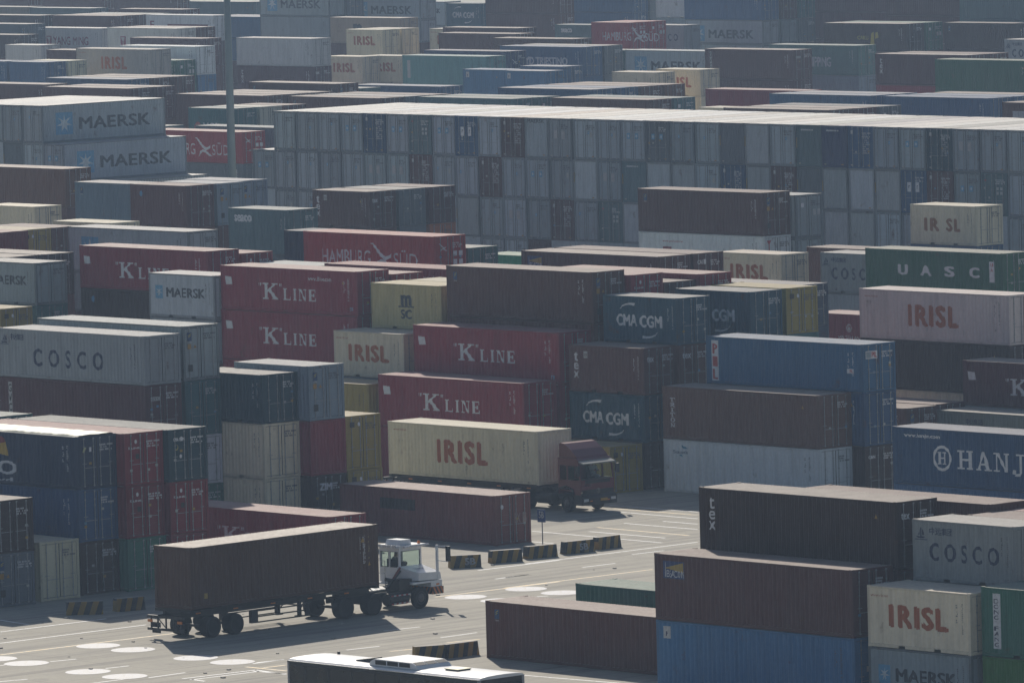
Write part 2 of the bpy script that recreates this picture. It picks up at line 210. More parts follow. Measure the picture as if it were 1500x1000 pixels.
 (20, -445.36, 427.74, [1, 1, 1, 0], 'cream..d cream..d brown..d brown..d', 'cream roof behind the grey wall, right half', 0, [1, 0, 0, 0]),
 (40, -493.40, 501.84, [1, 1, 1, 1], 'maroonbrown.texv.d maroon..d brown..d brown..d', 'far maroon brown with vertical word, upper right', 0, [2, 2, 0, 0]),
 (40, -493.40, 504.59, [1, 1, 1, 1], 'brown..d brown..d brown..d brown..d', 'far maroon brown with vertical word, upper right', 1, [2, 0, 0, 0]),
 (40, -478.52, 494.65, [1, 1, 1, 1], 'darkgreen..d darkgreen..d brown..d brown..d', 'dark green at the right edge, upper right', 0, [2, 1, 0, 0]),
 (40, -555.00, 555.58, [1, 1, 1, 1], 'darkbrown.caru.d brown..d brown..d brown..d', 'far dark brown with yellow mark, top right', 0, [2, 1, 0, 0]),
 (40, -555.00, 558.33, [1, 1, 1, 1], 'green.paneldoor.d brown..d brown..d brown..d', 'far dark brown with yellow mark, top right', 1, [2, 1, 0, 0]),
 (40, -540.90, 559.00, [1, 1, 1, 1], 'darkbrown.flor.d brown..d brown..d brown..d', 'far dark brown at the top right edge', 0, [2, 1, 0, 0]),
 (20, -509.50, 529.29, [1, 1, 1, 1], 'coscogrey.cosco.d grey..d brown..d brown..d', 'far grey blue lettered at the right edge', 0, [2, 0, 0, 0]),
 (40, -432.39, 442.14, [1, 1, 1, 1], 'blue.pds.d blue..d brown..d brown..d', 'dark blue with block letters behind the wall, right', 0, [2, 0, 0, 0]),
 (40, -432.39, 444.89, [1, 1, 1, 1], 'blue..d brown..d brown..d brown..d', 'dark blue with block letters behind the wall, right', 1, [2, 0, 0, 0]),
 (40, -432.39, 447.64, [1, 1, 1, 1], 'brown..d brown..d brown..d brown..d', 'dark blue with block letters behind the wall, right', 2, [1, 0, 0, 0]),
 (40, -445.82, 442.14, [1, 1, 1, 1], 'blue..d blue..d brown..d brown..d', 'plain dark blue behind the wall, right of centre', 0, [2, 0, 0, 0]),
 (40, -445.82, 444.89, [1, 1, 1, 1], 'blue..d brown..d brown..d brown..d', 'plain dark blue behind the wall, right of centre', 1, [2, 0, 0, 0]),
 (40, -431.86, 423.51, [1, 1, 1, 1], 'brown..d brown..d brown..d brown..d', 'flat brown roof touching the grey wall, right half', 0, [2, 0, 0, 0]),
 (40, -431.86, 426.26, [1, 1, 1, 1], 'maroonbrown..d brown..d brown..d brown..d', 'flat brown roof touching the grey wall, right half', 1, [2, 0, 0, 0]),
 (40, -431.86, 429.01, [1, 1, 1, 1], 'slate.paneldoor.d brown..d brown..d brown..d', 'flat brown roof touching the grey wall, right half', 2, [2, 0, 0, 0]),
 (20, -420.72, 437.74, [1, 1, 1, 1], 'brown.panelside.d brown..d brown..d brown..d', 'brown with a pale patch at the right edge behind the wall', 0, [2, 0, 0, 0]),
 (40, -591.58, 570.37, [1, 0, 1, 1, 0], 'blue..d lightgrey.maersk.d grey..d brown..d brown..d', 'far star marked grey with blue above', 0, [2, 2, 2, 0, 0]),
 (40, -591.58, 573.12, [1, 0, 1, 1, 0], 'brown.iddoor.d grey..d brown..d brown..d brown..d', 'far star marked grey with blue above', 1, [2, 2, 1, 0, 0]),
 (40, -591.58, 575.82, [1, 0, 1, 1, 0], 'teal.iddoor.d slate..d brown..d brown..d brown..d', 'far star marked grey with blue above', 2, [2, 2, 1, 0, 0]),
 (20, -597.81, 564.60, [1, 0, 0, 0], 'coscogrey.cosco.d grey..d brown..d brown..d', 'far pale blue lettered left of the star marked one', 0, [2, 0, 0, 0]),
 (20, -605.98, 573.88, [1, 1, 1, 0, 0], 'offwhite..d grey..d brown..d brown..d brown..d', 'far pale ends at the top, right of centre', 0, [2, 1, 0, 0, 0]),
 (40, -639.47, 595.96, [0, 0, 0, 0, 0], 'blue..d blue..d brown..d brown..d brown..d', 'far blue mass at the top centre right', 0, [2, 2, 0, 0, 0]),
 (40, -639.47, 598.71, [0, 0, 0, 0, 0], 'slate..d slate..d brown..d brown..d brown..d', 'far blue mass at the top centre right', 1, [1, 1, 0, 0, 0]),
 (40, -632.58, 578.18, [1, 1, 1, 0, 0], 'brown..d brown..d brown..d brown..d brown..d', 'far brown mass at the top centre', 0, [2, 2, 0, 0, 0]),
 (20, -657.57, 588.98, [1, 1, 1, 1], 'tealnavy.cma.d teal..d brown..d brown..d', 'far swoosh marked at the top centre', 0, [2, 0, 0, 0]),
 (20, -667.75, 592.52, [1, 1, 1, 1], 'lightgrey.maersk.d grey..d brown..d brown..d', 'far short grey at the top centre', 0, [2, 1, 0, 0]),
 (40, -651.89, 574.65, [0, 0, 0, 0, 0], 'grey.maersk.d grey..d brown..d brown..d brown..d', 'far long grey star marked, top, right of its pair', 0, [2, 2, 1, 0, 0]),
 (40, -659.02, 567.19, [1, 1, 1, 0, 0], 'grey.maersk.d grey..d brown..d brown..d brown..d', 'far long grey star marked, top, left of its pair', 0, [2, 2, 0, 0, 0]),
 (40, -659.02, 569.94, [1, 1, 1, 0, 0], 'slate..d slate..d brown..d brown..d brown..d', 'far long grey star marked, top, left of its pair', 1, [2, 1, 0, 0, 0]),
 (40, -703.52, 593.60, [1, 1, 1, 0], 'tealgrey..d grey..d brown..d brown..d', 'far teal grey at the top beside the mast', 0, [2, 0, 0, 0]),
 (40, -717.75, 580.20, [1, 1, 0, 0], 'tealgrey..d brown..d brown..d brown..d', 'far teal grey near the top left corner', 0, [2, 0, 0, 0]),
 (40, -731.69, 581.49, [1, 1, 0, 0], 'olivegrey..d brown..d brown..d brown..d', 'far olive grey at the top left corner', 0, [2, 0, 0, 0]),
 (40, -700.14, 579.84, [1, 1, 0, 0], 'brown..d brown..d brown..d brown..d', 'far thin brown roof near the top left', 0, [2, 0, 0, 0]),
 (40, -791.79, 629.35, [1, 1, 1, 1], 'brown..d brown..d brown..d brown..d', 'far hazy brown mass at top left, number one from the left', 0, [2, 1, 0, 0]),
 (40, -768.95, 623.16, [1, 1, 1, 1], 'brown..d brown..d brown..d brown..d', 'far hazy brown mass at top left, number two from the left', 0, [2, 1, 0, 0]),
 (40, -747.04, 617.22, [1, 1, 1, 1], 'brown..d brown..d brown..d brown..d', 'far hazy brown mass at top left, number three from the left', 0, [2, 1, 0, 0]),
 (40, -579.70, 578.29, [1, 1, 1, 1, 1], 'maroonbrown..d maroonbrown..d brown..d brown..d brown..d', 'far hazy maroon mass at the top right', 0, [2, 2, 1, 0, 0]),
 (40, -561.72, 571.42, [1, 1, 1, 1, 1], 'brown..d brown..d brown..d brown..d brown..d', 'far hazy brown mass at the top right', 0, [2, 2, 1, 0, 0]),
 (40, -544.42, 564.92, [1, 1, 1, 1, 1], 'tealgrey..d tealgrey..d brown..d brown..d brown..d', 'far hazy teal mass in the top right corner', 0, [2, 1, 0, 0, 0]),
]
WALL = [(0, 'x g g s b s q s B g m v p g g s X g g k c g t u b g s n p g g g g'), (-1, 's g g g g p p m g g m g s g c p t c c g b c m k c c c B m s q g g g'), (-1, 'g g g g g g g g g c g p g m g q c g g g g g g g c c g g b g g g g g'), (-1, 'g g g g g g g g g g g g M g g g g g g g g g g g g g g g g g g g g g'), (-1, 'g g g g g g g g g g g g g g g g g g g g g g g g g g g g g g g g g g')]
WFLAG = [[2, 2, 2, 2, 2, 2, 2, 2, 2, 2, 2, 2, 2, 2, 2, 2, 2, 2, 2, 2, 2, 2, 2, 2, 2, 2, 2, 2, 2, 2, 2, 0, 0], [2, 2, 2, 2, 2, 2, 2, 2, 2, 2, 2, 2, 2, 2, 2, 2, 2, 2, 2, 2, 2, 2, 2, 2, 2, 2, 2, 2, 2, 2, 2, 2, 0, 0], [1, 2, 2, 0, 0, 0, 0, 0, 1, 2, 2, 2, 2, 2, 2, 2, 2, 0, 0, 0, 0, 0, 0, 1, 2, 2, 2, 2, 0, 0, 1, 2, 0, 0], [0, 0, 0, 0, 0, 0, 0, 0, 0, 1, 2, 2, 2, 1, 1, 1, 1, 0, 0, 0, 0, 0, 0, 0, 0, 0, 0, 0, 0, 0, 0, 0, 0, 0], [0, 0, 0, 0, 0, 0, 0, 0, 0, 0, 0, 0, 0, 0, 0, 0, 0, 0, 0, 0, 0, 0, 0, 0, 0, 0, 0, 0, 0, 0, 0, 0, 0, 0]]
MBLOCK = [(-4, 'g g g g g'), (-4, 'g s g k g s'), (-4, 'g g g g g g g'), (-4, 'g g g g g g g'), (-4, 'g g g g g g g')]
MFLAG = [[1, 1, 2, 2, 2], [0, 0, 1, 2, 2, 2], [0, 0, 0, 0, 0, 1, 2], [0, 0, 0, 0, 0, 0, 0], [0, 0, 0, 0, 0, 0, 0]]
WLINES = [((-281.75, 221.03), (-281.83, 227.52)), ((-278.12, 218.15), (-278.2, 227.0)), ((-285.68, 224.13), (-283.02, 223.75)), ((-270.44, 214.98), (-270.25, 216.34)), ((-266.31, 214.85), (-266.2, 216.12)), ((-266.43, 208.92), (-266.11, 210.23)), ((-262.0, 213.81), (-262.1, 216.01)), ((-262.29, 220.29), (-262.2, 221.85)), ((-262.57, 225.92), (-262.39, 227.76)), ((-266.85, 231.92), (-266.68, 234.02)), ((-262.59, 231.67), (-262.71, 234.02)), ((-279.02, 249.85), (-279.15, 252.18)), ((-279.34, 255.95), (-279.33, 258.2)), ((-279.09, 250.57), (-279.14, 252.19)), ((-282.71, 252.01), (-282.78, 257.6)), ((-282.95, 255.44), (-283.19, 267.53)), ((-281.68, 261.54), (-281.68, 263.74)), ((-260.45, 214.46), (-260.21, 218.54)), ((-259.85, 214.44), (-259.69, 218.27)), ((-260.21, 218.54), (-257.82, 218.24)), ((-260.03, 214.58), (-258.91, 214.48)), ((-294.62, 266.46), (-284.53, 266.28)), ((-291.89, 268.01), (-286.1, 267.98)), ((-293.42, 271.91), (-287.8, 271.91)), ((-292.43, 273.79), (-289.78, 273.79)), ((-299.27, 275.87), (-291.79, 275.7)), ((-301.11, 278.02), (-294.38, 278.16)), ((-290.63, 262.84), (-289.08, 262.92)), ((-248.93, 224.31), (-243.17, 224.86)), ((-271.47, 245.75), (-271.28, 246.3)), ((-260.05, 218.2), (-257.91, 218.36)), ((-262.12, 219.95), (-262.15, 221.79))]
YLINES = [((-274.45, 215.26), (-274.35, 225.5)), ((-275.51, 242.77), (-275.43, 250.87)), ((-275.66, 247.47), (-275.66, 257.31)), ((-299.61, 276.93), (-293.19, 277.03)), ((-293.07, 269.68), (-285.91, 269.54)), ((-260.55, 219.22), (-260.47, 220.48)), ((-261.48, 219.01), (-258.77, 219.11)), ((-260.86, 230.47), (-260.64, 232.35)), ((-260.49, 226.72), (-260.12, 228.88))]
DISCS = [(-273.42, 220.2), (-270.86, 220.17), (-273.38, 214.12), (-270.85, 213.94), (-266.0, 213.59), (-263.25, 213.46), (-265.97, 219.83), (-263.36, 219.81), (-274.25, 243.63), (-274.39, 247.69), (-271.66, 243.62), (-271.71, 247.59)]
BARRIERS = [((-284.49, 251.92), (-283.75, 253.32), 'striped barrier marked 5B nearest the white tractor', True), ((-284.48, 254.64), (-283.96, 256.24), 'striped barrier second from the white tractor', False), ((-284.46, 257.04), (-284.22, 258.81), 'striped barrier beside the small blue sign', False), ((-284.51, 259.65), (-284.35, 261.49), 'striped barrier marked 5B farther along the lane', True), ((-284.7, 262.07), (-284.77, 263.66), 'last striped barrier of the row, at its right end', False), ((-284.49, 227.42), (-283.39, 228.8), 'striped barrier in the shade left of the carried container', False), ((-283.59, 229.69), (-283.27, 231.16), 'striped barrier partly behind the carried dark brown container', False), ((-256.77, 225.13), (-256.25, 226.43), 'striped barrier behind the bus roof, left one', False), ((-256.22, 226.45), (-256.21, 228.33), 'striped barrier behind the bus, right one', False)]
SIGN = (-288.05, 261.25)
MAST2 = (-569.03, 577.84)
# ------------------------------------------------------------------ helpers
def tag(o, label=None, cat=None, group=None, kind=None):
    if label: o['label'] = label
    if cat: o['category'] = cat
    if group: o['group'] = group
    if kind: o['kind'] = kind
    return o
class MB:
    """collects quads, boxes and tubes for one mesh"""
    def __init__(s): s.v = []; s.f = []
    def quad(s, *p):
        n = len(s.v); s.v += [tuple(q) for q in p]; s.f.append(tuple(range(n, n + len(p)))); return s
    def box(s, x0, x1, y0, y1, z0, z1):
        n = len(s.v)
        s.v += [(x, y, z) for z in (z0, z1) for y in (y0, y1) for x in (x0, x1)]
        s.f += [tuple(n + i for i in q) for q in ((0, 2, 3, 1), (4, 5, 7, 6), (0, 1, 5, 4), (2, 6, 7, 3), (0, 4, 6, 2), (1, 3, 7, 5))]
        return s
    def prism(s, prof, y0, y1, axis='y'):
        """closed profile of (a, b) points; extruded along y (a=x,b=z) or x (a=y,b=z) or z (a=x,b=y)"""
        n = len(s.v); k = len(prof)
        def P(a, b, t): return {'y': (a, t, b), 'x': (t, a, b), 'z': (a, b, t)}[axis]
        s.v += [P(a, b, y0) for a, b in prof] + [P(a, b, y1) for a, b in prof]
        s.f += [tuple(n + i for i in range(k)), tuple(n + k + i for i in reversed(range(k)))]
        s.f += [(n + i, n + k + i, n + k + (i + 1) % k, n + (i + 1) % k) for i in range(k)]
        return s
    def tube(s, a, b, r, r2=None, seg=10):
        a = Vector(a); b = Vector(b); r2 = r if r2 is None else r2
        d = (b - a).normalized(); t = Vector((0, 0, 1)) if abs(d.z) < .9 else Vector((1, 0, 0))
        e = d.cross(t).normalized(); g = d.cross(e); n = len(s.v)
        for c, q in ((a, r), (b, r2)):
            s.v += [tuple(c + e * q * cos(2 * pi * i / seg) + g * q * sin(2 * pi * i / seg)) for i in range(seg)]
        s.f += [(n + i, n + (i + 1) % seg, n + seg + (i + 1) % seg, n + seg + i) for i in range(seg)]
        s.f += [tuple(n + i for i in reversed(range(seg))), tuple(n + seg + i for i in range(seg))]
        return s
    def lathe(s, c, axis, prof, seg=20):
        """prof: (offset along axis, radius) pairs"""
        c = Vector(c); d = Vector(axis).normalized(); t = Vector((0, 0, 1)) if abs(d.z) < .9 else Vector((1, 0, 0))
        e = d.cross(t).normalized(); g = d.cross(e); n = len(s.v)
        for o, r in prof:
            s.v += [tuple(c + d * o + e * r * cos(2 * pi * i / seg) + g * r * sin(2 * pi * i / seg)) for i in range(seg)]
        for k in range(len(prof) - 1):
            s.f += [(n + k * seg + i, n + k * seg + (i + 1) % seg, n + (k + 1) * seg + (i + 1) % seg, n + (k + 1) * seg + i) for i in range(seg)]
        s.f += [tuple(n + i for i in reversed(range(seg))), tuple(n + (len(prof) - 1) * seg + i for i in range(seg))]
        return s
    def mesh(s, name, mat=None, smooth=False):
        me = bpy.data.meshes.new(name); me.from_pydata(s.v, [], s.f); me.update()
        bm = bmesh.new(); bm.from_mesh(me); bmesh.ops.recalc_face_normals(bm, faces=bm.faces); bm.to_mesh(me); bm.free()
        if smooth:
            for p in me.polygons: p.use_smooth = True
        if mat: me.materials.append(mat)
        return me
    def build(s, name, mat, parent=None, loc=(0, 0, 0), smooth=False, rot=None):
        return put(name, s.mesh(name, mat, smooth), parent, loc, rot)
def put(name, me, parent=None, loc=(0, 0, 0), rot=None, color=None):
    o = bpy.data.objects.new(name, me); col.objects.link(o)
    if parent: o.parent = parent
    o.location = loc
    if rot: o.rotation_euler = rot
    if color: o.color = (*color[:3], 1)
    return o
def empty(name, loc, rz=0):
    o = bpy.data.objects.new(name, None); col.objects.link(o); o.location = loc; o.rotation_euler = (0, 0, rz)
    o.empty_display_size = .5
    return o
# ------------------------------------------------------------------ materials
def newmat(name):
    m = bpy.data.materials.new(name); m.use_nodes = True; t = m.node_tree
    return m, t, t.nodes['Principled BSDF']
def N(t, typ, **k):
    n = t.nodes.new(typ)
    for a, b in k.items():
        if a == 'inp':
            for i, val in b.items(): n.inputs[i].default_value = val
        else: setattr(n, a, b)
    return n
def mixc(t, fac, a, b, mode='MIX'):
    n = t.nodes.new('ShaderNodeMix'); n.data_type = 'RGBA'; n.blend_type = mode
    for s, x in ((0, fac), (6, a), (7, b)):
        if hasattr(x, 'links') or hasattr(x, 'is_linked'): t.links.new(x, n.inputs[s])
        else: n.inputs[s].default_value = x if not isinstance(x, tuple) else (*x[:3], 1)
    return n.outputs[2]
def ramp(t, src, p0, p1, v0=0.0, v1=1.0):
    n = t.nodes.new('ShaderNodeMapRange'); t.links.new(src, n.inputs[0])
    n.inputs[1].default_value = p0; n.inputs[2].default_value = p1; n.inputs[3].default_value = v0; n.inputs[4].default_value = v1
    return n.outputs[0]
def math_(t, op, a, b):
    n = t.nodes.new('ShaderNodeMath'); n.operation = op
    for i, x in enumerate((a, b)):
        if isinstance(x, (int, float)): n.inputs[i].default_value = x
        else: t.links.new(x, n.inputs[i])
    return n.outputs[0]
def steel(name, source):
    """weathered container paint: colour comes from the object (or, for the joined stacks, from a face attribute)"""
    m, t, b = newmat(name)
    if source == 'object':
        oi = N(t, 'ShaderNodeObjectInfo'); base = oi.outputs['Color']; rnd = oi.outputs['Random']
        tc = N(t, 'ShaderNodeTexCoord'); co = tc.outputs['Object']
    else:
        at = N(t, 'ShaderNodeAttribute', attribute_name='paint'); base = at.outputs['Color']
        tc = N(t, 'ShaderNodeTexCoord'); co = tc.outputs['Object']; rnd = None
    off = t.nodes.new('ShaderNodeVectorMath'); off.operation = 'ADD'; t.links.new(co, off.inputs[0])
    if rnd is not None:
        sc = t.nodes.new('ShaderNodeVectorMath'); sc.operation = 'SCALE'; cmb = t.nodes.new('ShaderNodeCombineXYZ')
        for i in range(3): t.links.new(rnd, cmb.inputs[i])
        t.links.new(cmb.outputs[0], sc.inputs[0]); sc.inputs['Scale'].default_value = 137.0
        t.links.new(sc.outputs[0], off.inputs[1])
    P = off.outputs[0]
    def noise(scale, detail=3, stretch=None, rough=.55):
        n = N(t, 'ShaderNodeTexNoise', inp={'Scale': scale, 'Detail': detail, 'Roughness': rough})
        if stretch:
            mp = N(t, 'ShaderNodeMapping'); mp.inputs['Scale'].default_value = stretch
            t.links.new(P, mp.inputs[0]); t.links.new(mp.outputs[0], n.inputs[0])
        else: t.links.new(P, n.inputs[0])
        return n.outputs[0]
    big = noise(.35, 2); streak = noise(1.0, 4, (3.0, 3.0, .35)); fine = noise(6.0, 4); patch = noise(.9, 5, None, .7)
    # faded paint: broad patches a little lighter, streaks a little darker
    c1 = mixc(t, ramp(t, big, .35, .7, 0, .10), base, mixc(t, .75, (.26, .25, .25), base))
    c1 = mixc(t, ramp(t, big, .38, .72, 0, .06), c1, (.24, .23, .23))
    c2 = mixc(t, ramp(t, streak, .45, .78, 0, .45), c1, mixc(t, .55, base, (.02, .018, .017)))
    # rust at scratches and runs
    rm = math_(t, 'MULTIPLY', ramp(t, patch, .60, .72), ramp(t, streak, .42, .6))
    c3 = mixc(t, math_(t, 'MULTIPLY', rm, .75), c2, (.11, .045, .02))
    # settled dust on whatever faces up
    geo = N(t, 'ShaderNodeNewGeometry'); sep = t.nodes.new('ShaderNodeSeparateXYZ'); t.links.new(geo.outputs['Normal'], sep.inputs[0])
    up = ramp(t, sep.outputs[2], .55, .9)
    dust = math_(t, 'MULTIPLY', up, ramp(t, patch, .3, .7, .48, .72))
    if rnd is not None: dust = math_(t, 'MULTIPLY', dust, ramp(t, rnd, 0, 1, .50, 1.12))
    c4 = mixc(t, dust, c3, (.53, .465, .41))
    c5 = mixc(t, ramp(t, fine, .3, .7, 0, .10), c4, (.02, .02, .02))
    t.links.new(c5, b.inputs['Base Color'])
    t.links.new(math_(t, 'ADD', ramp(t, fine, .3, .8, .45, .62), math_(t, 'MULTIPLY', up, .17)), b.inputs['Roughness'])
    b.inputs['Specular IOR Level'].default_value = .15
    return m
STEEL = steel('container_paint', 'object')
STEELV = steel('container_paint_joined', 'attr')
def simple(name, c, rough=.6, metal=0, noise=.15, scale=3, spec=.4, objcol=False):
    m, t, b = newmat(name)
    tc = N(t, 'ShaderNodeTexCoord'); n = N(t, 'ShaderNodeTexNoise', inp={'Scale': scale, 'Detail': 4}); t.links.new(tc.outputs['Object'], n.inputs[0])
    base = tuple(c)
    if objcol: base = N(t, 'ShaderNodeObjectInfo').outputs['Color']
    r = mixc(t, ramp(t, n.outputs[0], .35, .75, 0, noise), base, (.08, .07, .06))
    t.links.new(r, b.inputs['Base Color'])
    b.inputs['Roughness'].default_value = rough; b.inputs['Metallic'].default_value = metal
    b.inputs['Specular IOR Level'].default_value = spec
    return m
PRINT = simple('printed_paint', (1, 1, 1), .55, noise=.25, scale=5, objcol=True)
GALV = simple('galvanised_bar', (.34, .35, .37), .5, .3, .35, 8)
RUBBER = simple('tyre_rubber', (.018, .018, .018), .8, noise=.2)
CHASSIS = simple('dark_chassis_paint', (.03, .028, .026), .6, noise=.3)
RIM = simple('grey_rim', (.09, .085, .085), .5, .2)
WHITEP = simple('white_vehicle_paint', (.74, .75, .77), .3, noise=.12, spec=.5)
REDP = simple('red_vehicle_paint', (.13, .014, .026), .3, noise=.15, spec=.5)
BLACKP = simple('black_plastic', (.02, .02, .022), .5)
ORANGE = simple('orange_paint', (.55, .16, .03), .5)
YELLOWC = simple('black_yellow_base', (.30, .19, .04), .7, noise=.5, scale=2)
DARKC = simple('faded_black_concrete', (.045, .048, .05), .8, noise=.4, scale=2)
CONC = simple('bare_concrete', (.40, .37, .33), .85, noise=.3, scale=2)
AMBER = simple('amber_lens', (.7, .2, .02), .3)
LAMP = simple('clear_lens', (.6, .6, .6), .2)
CHROME = simple('bright_metal', (.5, .5, .5), .25, .8)
MASTM = simple('painted_mast_steel', (.20, .25, .26), .55, .1, .15, 1)
SKIN = simple('skin', (.35, .20, .14), .6); CLOTH = simple('work_clothes', (.10, .12, .16), .9); HAIR = simple('hair', (.02, .015, .012), .7)
m, t, b = newmat('window_glass'); GLASS = m
b.inputs['Base Color'].default_value = (.75, .85, .82, 1); b.inputs['Transmission Weight'].default_value = 1; b.inputs['Roughness'].default_value = .02; b.inputs['IOR'].default_value = 1.12
m, t, b = newmat('tinted_bus_glass'); TINT = m
n_ = N(t, 'ShaderNodeTexNoise', inp={'Scale': 1.2, 'Detail': 5}); tc_ = N(t, 'ShaderNodeTexCoord'); t.links.new(tc_.outputs['Object'], n_.inputs[0])
t.links.new(mixc(t, ramp(t, n_.outputs[0], .5, .62), (.008, .011, .013), (.03, .027, .022)), b.inputs['Base Color']); b.inputs['Roughness'].default_value = .08
pt = PRINT.node_tree; pn = N(pt, 'ShaderNodeTexNoise', inp={'Scale': 7.0, 'Detail': 6, 'Roughness': .75}); ptc = N(pt, 'ShaderNodeTexCoord'); pt.links.new(ptc.outputs['Object'], pn.inputs[0])
pt.links.new(ramp(pt, pn.outputs[0], .62, .70, 1, .35), pt.nodes['Principled BSDF'].inputs['Alpha'])
# ground
m, t, b = newmat('yard_concrete'); GROUND = m
tc = N(t, 'ShaderNodeTexCoord')
def gn(scale, det=4, st=None, rough=.55):
    n = N(t, 'ShaderNodeTexNoise', inp={'Scale': scale, 'Detail': det, 'Roughness': rough})
    mp = N(t, 'ShaderNodeMapping'); mp.inputs['Scale'].default_value = st or (1, 1, 1)
    t.links.new(tc.outputs['Object'], mp.inputs[0]); t.links.new(mp.outputs[0], n.inputs[0]); return n.outputs[0]
g1 = gn(.05); g2 = gn(.5, 5); g3 = gn(4, 4); tr = gn(.9, 4, (1.6, .06, 1)); tr2 = gn(.5, 4, (.06, 1.3, 1))
base = mixc(t, ramp(t, g1, .35, .65), (.33, .31, .262), (.40, .375, .318))
base = mixc(t, ramp(t, g2, .4, .75, 0, .4), base, (.27, .255, .23))
base = mixc(t, ramp(t, tr, .48, .66, 0, .68), base, (.19, .18, .165))
base = mixc(t, ramp(t, tr2, .56, .75, 0, .3), base, (.24, .23, .21))
st1 = gn(.22, 6, None, .75); base = mixc(t, ramp(t, st1, .56, .66, 0, .35), base, (.17, .165, .155))
base = mixc(t, ramp(t, g3, .3, .7, 0, .14), base, (.12, .11, .10))
# slab joints every 6 m
br = N(t, 'ShaderNodeTexBrick', offset=0.0, inp={'Scale': 1.0, 'Mortar Size': .035, 'Brick Width': 6.0, 'Row Height': 6.0, 'Color1': (0, 0, 0, 1), 'Color2': (0, 0, 0, 1), 'Mortar': (1, 1, 1, 1)})
t.links.new(tc.outputs['Object'], br.inputs[0])
base = mixc(t, math_(t, 'MULTIPLY', br.outputs['Fac'], .35), base, (.13, .125, .115))
t.links.new(base, b.inputs['Base Color']); b.inputs['Roughness'].default_value = .85; b.inputs['Specular IOR Level'].default_value = .2
def lanepaint(name, c, wear):
    m, t, b = newmat(name); tc = N(t, 'ShaderNodeTexCoord')
    n = N(t, 'ShaderNodeTexNoise', inp={'Scale': 3.5, 'Detail': 6, 'Roughness': .7}); t.links.new(tc.outputs['Object'], n.inputs[0])
    r = mixc(t, ramp(t, n.outputs[0], wear, wear + .16), c, (.36, .34, .30))
    t.links.new(r, b.inputs['Base Color']); b.inputs['Roughness'].default_value = .7
    return m
LW = lanepaint('white_road_paint', (.68, .69, .70), .52); LY = lanepaint('faded_yellow_road_paint', (.62, .45, .20), .44); DISC = lanepaint('white_disc_paint', (.44, .45, .49), .50)
# ------------------------------------------------------------------ colours (linear base colours)
COL = dict(brown=(.118, .052, .048), darkbrown=(.052, .028, .024), maroonbrown=(.115, .045, .050), warmbrown=(.15, .065, .040), redbrown=(.130, .044, .034),
 rustbrown=(.16, .065, .042), tritonbrown=(.155, .080, .060), maroon=(.275, .034, .052), darkmaroon=(.10, .020, .030), red=(.23, .022, .034),
 hamred=(.38, .040, .045), rustred=(.26, .095, .085), orange=(.50, .15, .07), blue=(.045, .12, .25), brightblue=(.075, .22, .42), brightblue2=(.036, .13, .26),
 midblue=(.028, .085, .19), darkblue=(.045, .07, .17), navy=(.026, .048, .10), navyteal=(.018, .062, .085), tealnavy=(.018, .080, .125),
 teal=(.05, .155, .165), mint=(.14, .33, .33), tealgrey=(.11, .18, .20), tealgreen=(.11, .22, .21), wallgrey=(.42, .48, .53), green=(.042, .17, .12), grassgreen=(.055, .18, .05), loadbrown=(.088, .042, .028),
 brightgreen=(.03, .32, .17), darkgreen=(.018, .115, .058), grey=(.34, .39, .42), lightgrey=(.46, .50, .53), greyblue=(.26, .32, .40), bluegrey=(.12, .18, .24),
 coscogrey=(.32, .35, .37), slate=(.14, .165, .19), greygreen=(.20, .23, .21), white=(.74, .78, .82), offwhite=(.66, .66, .64), cream=(.80, .72, .53),
 creamgrey=(.55, .52, .45), yellowcream=(.58, .52, .27), pinkwhite=(.66, .60, .58), tan=(.42, .34, .27), olive=(.36, .27, .075), olivegrey=(.24, .23, .20))
CNAME = dict(wallgrey='grey', loadbrown='dark brown', brown='brown', darkbrown='dark brown', maroonbrown='maroon brown', warmbrown='warm brown', redbrown='red brown', rustbrown='rusty brown', tritonbrown='brown',
 maroon='maroon', darkmaroon='dark maroon', red='red', hamred='bright red', rustred='faded rust red', orange='orange', blue='blue', brightblue='bright blue', brightblue2='deep blue',
 midblue='blue', darkblue='dark blue', navy='navy', navyteal='dark teal', tealnavy='dark blue green', teal='teal', mint='light teal', tealgrey='teal grey', tealgreen='green grey',
 green='green', grassgreen='grass green', brightgreen='light green', darkgreen='dark green', grey='grey', lightgrey='light grey', greyblue='blue grey', bluegrey='blue grey',
 coscogrey='grey', slate='slate grey', greygreen='grey green', white='white', offwhite='off white', cream='cream', creamgrey='weathered cream', yellowcream='yellowish',
 pinkwhite='pinkish white', tan='tan', olive='olive yellow', olivegrey='olive grey')
WHT = (.70, .70, .72); ORG = (.42, .12, .045); REDT = (.42, .05, .05); DKB = (.02, .035, .085); GRYT = (.05, .06, .075); LBL = (.12, .33, .52)
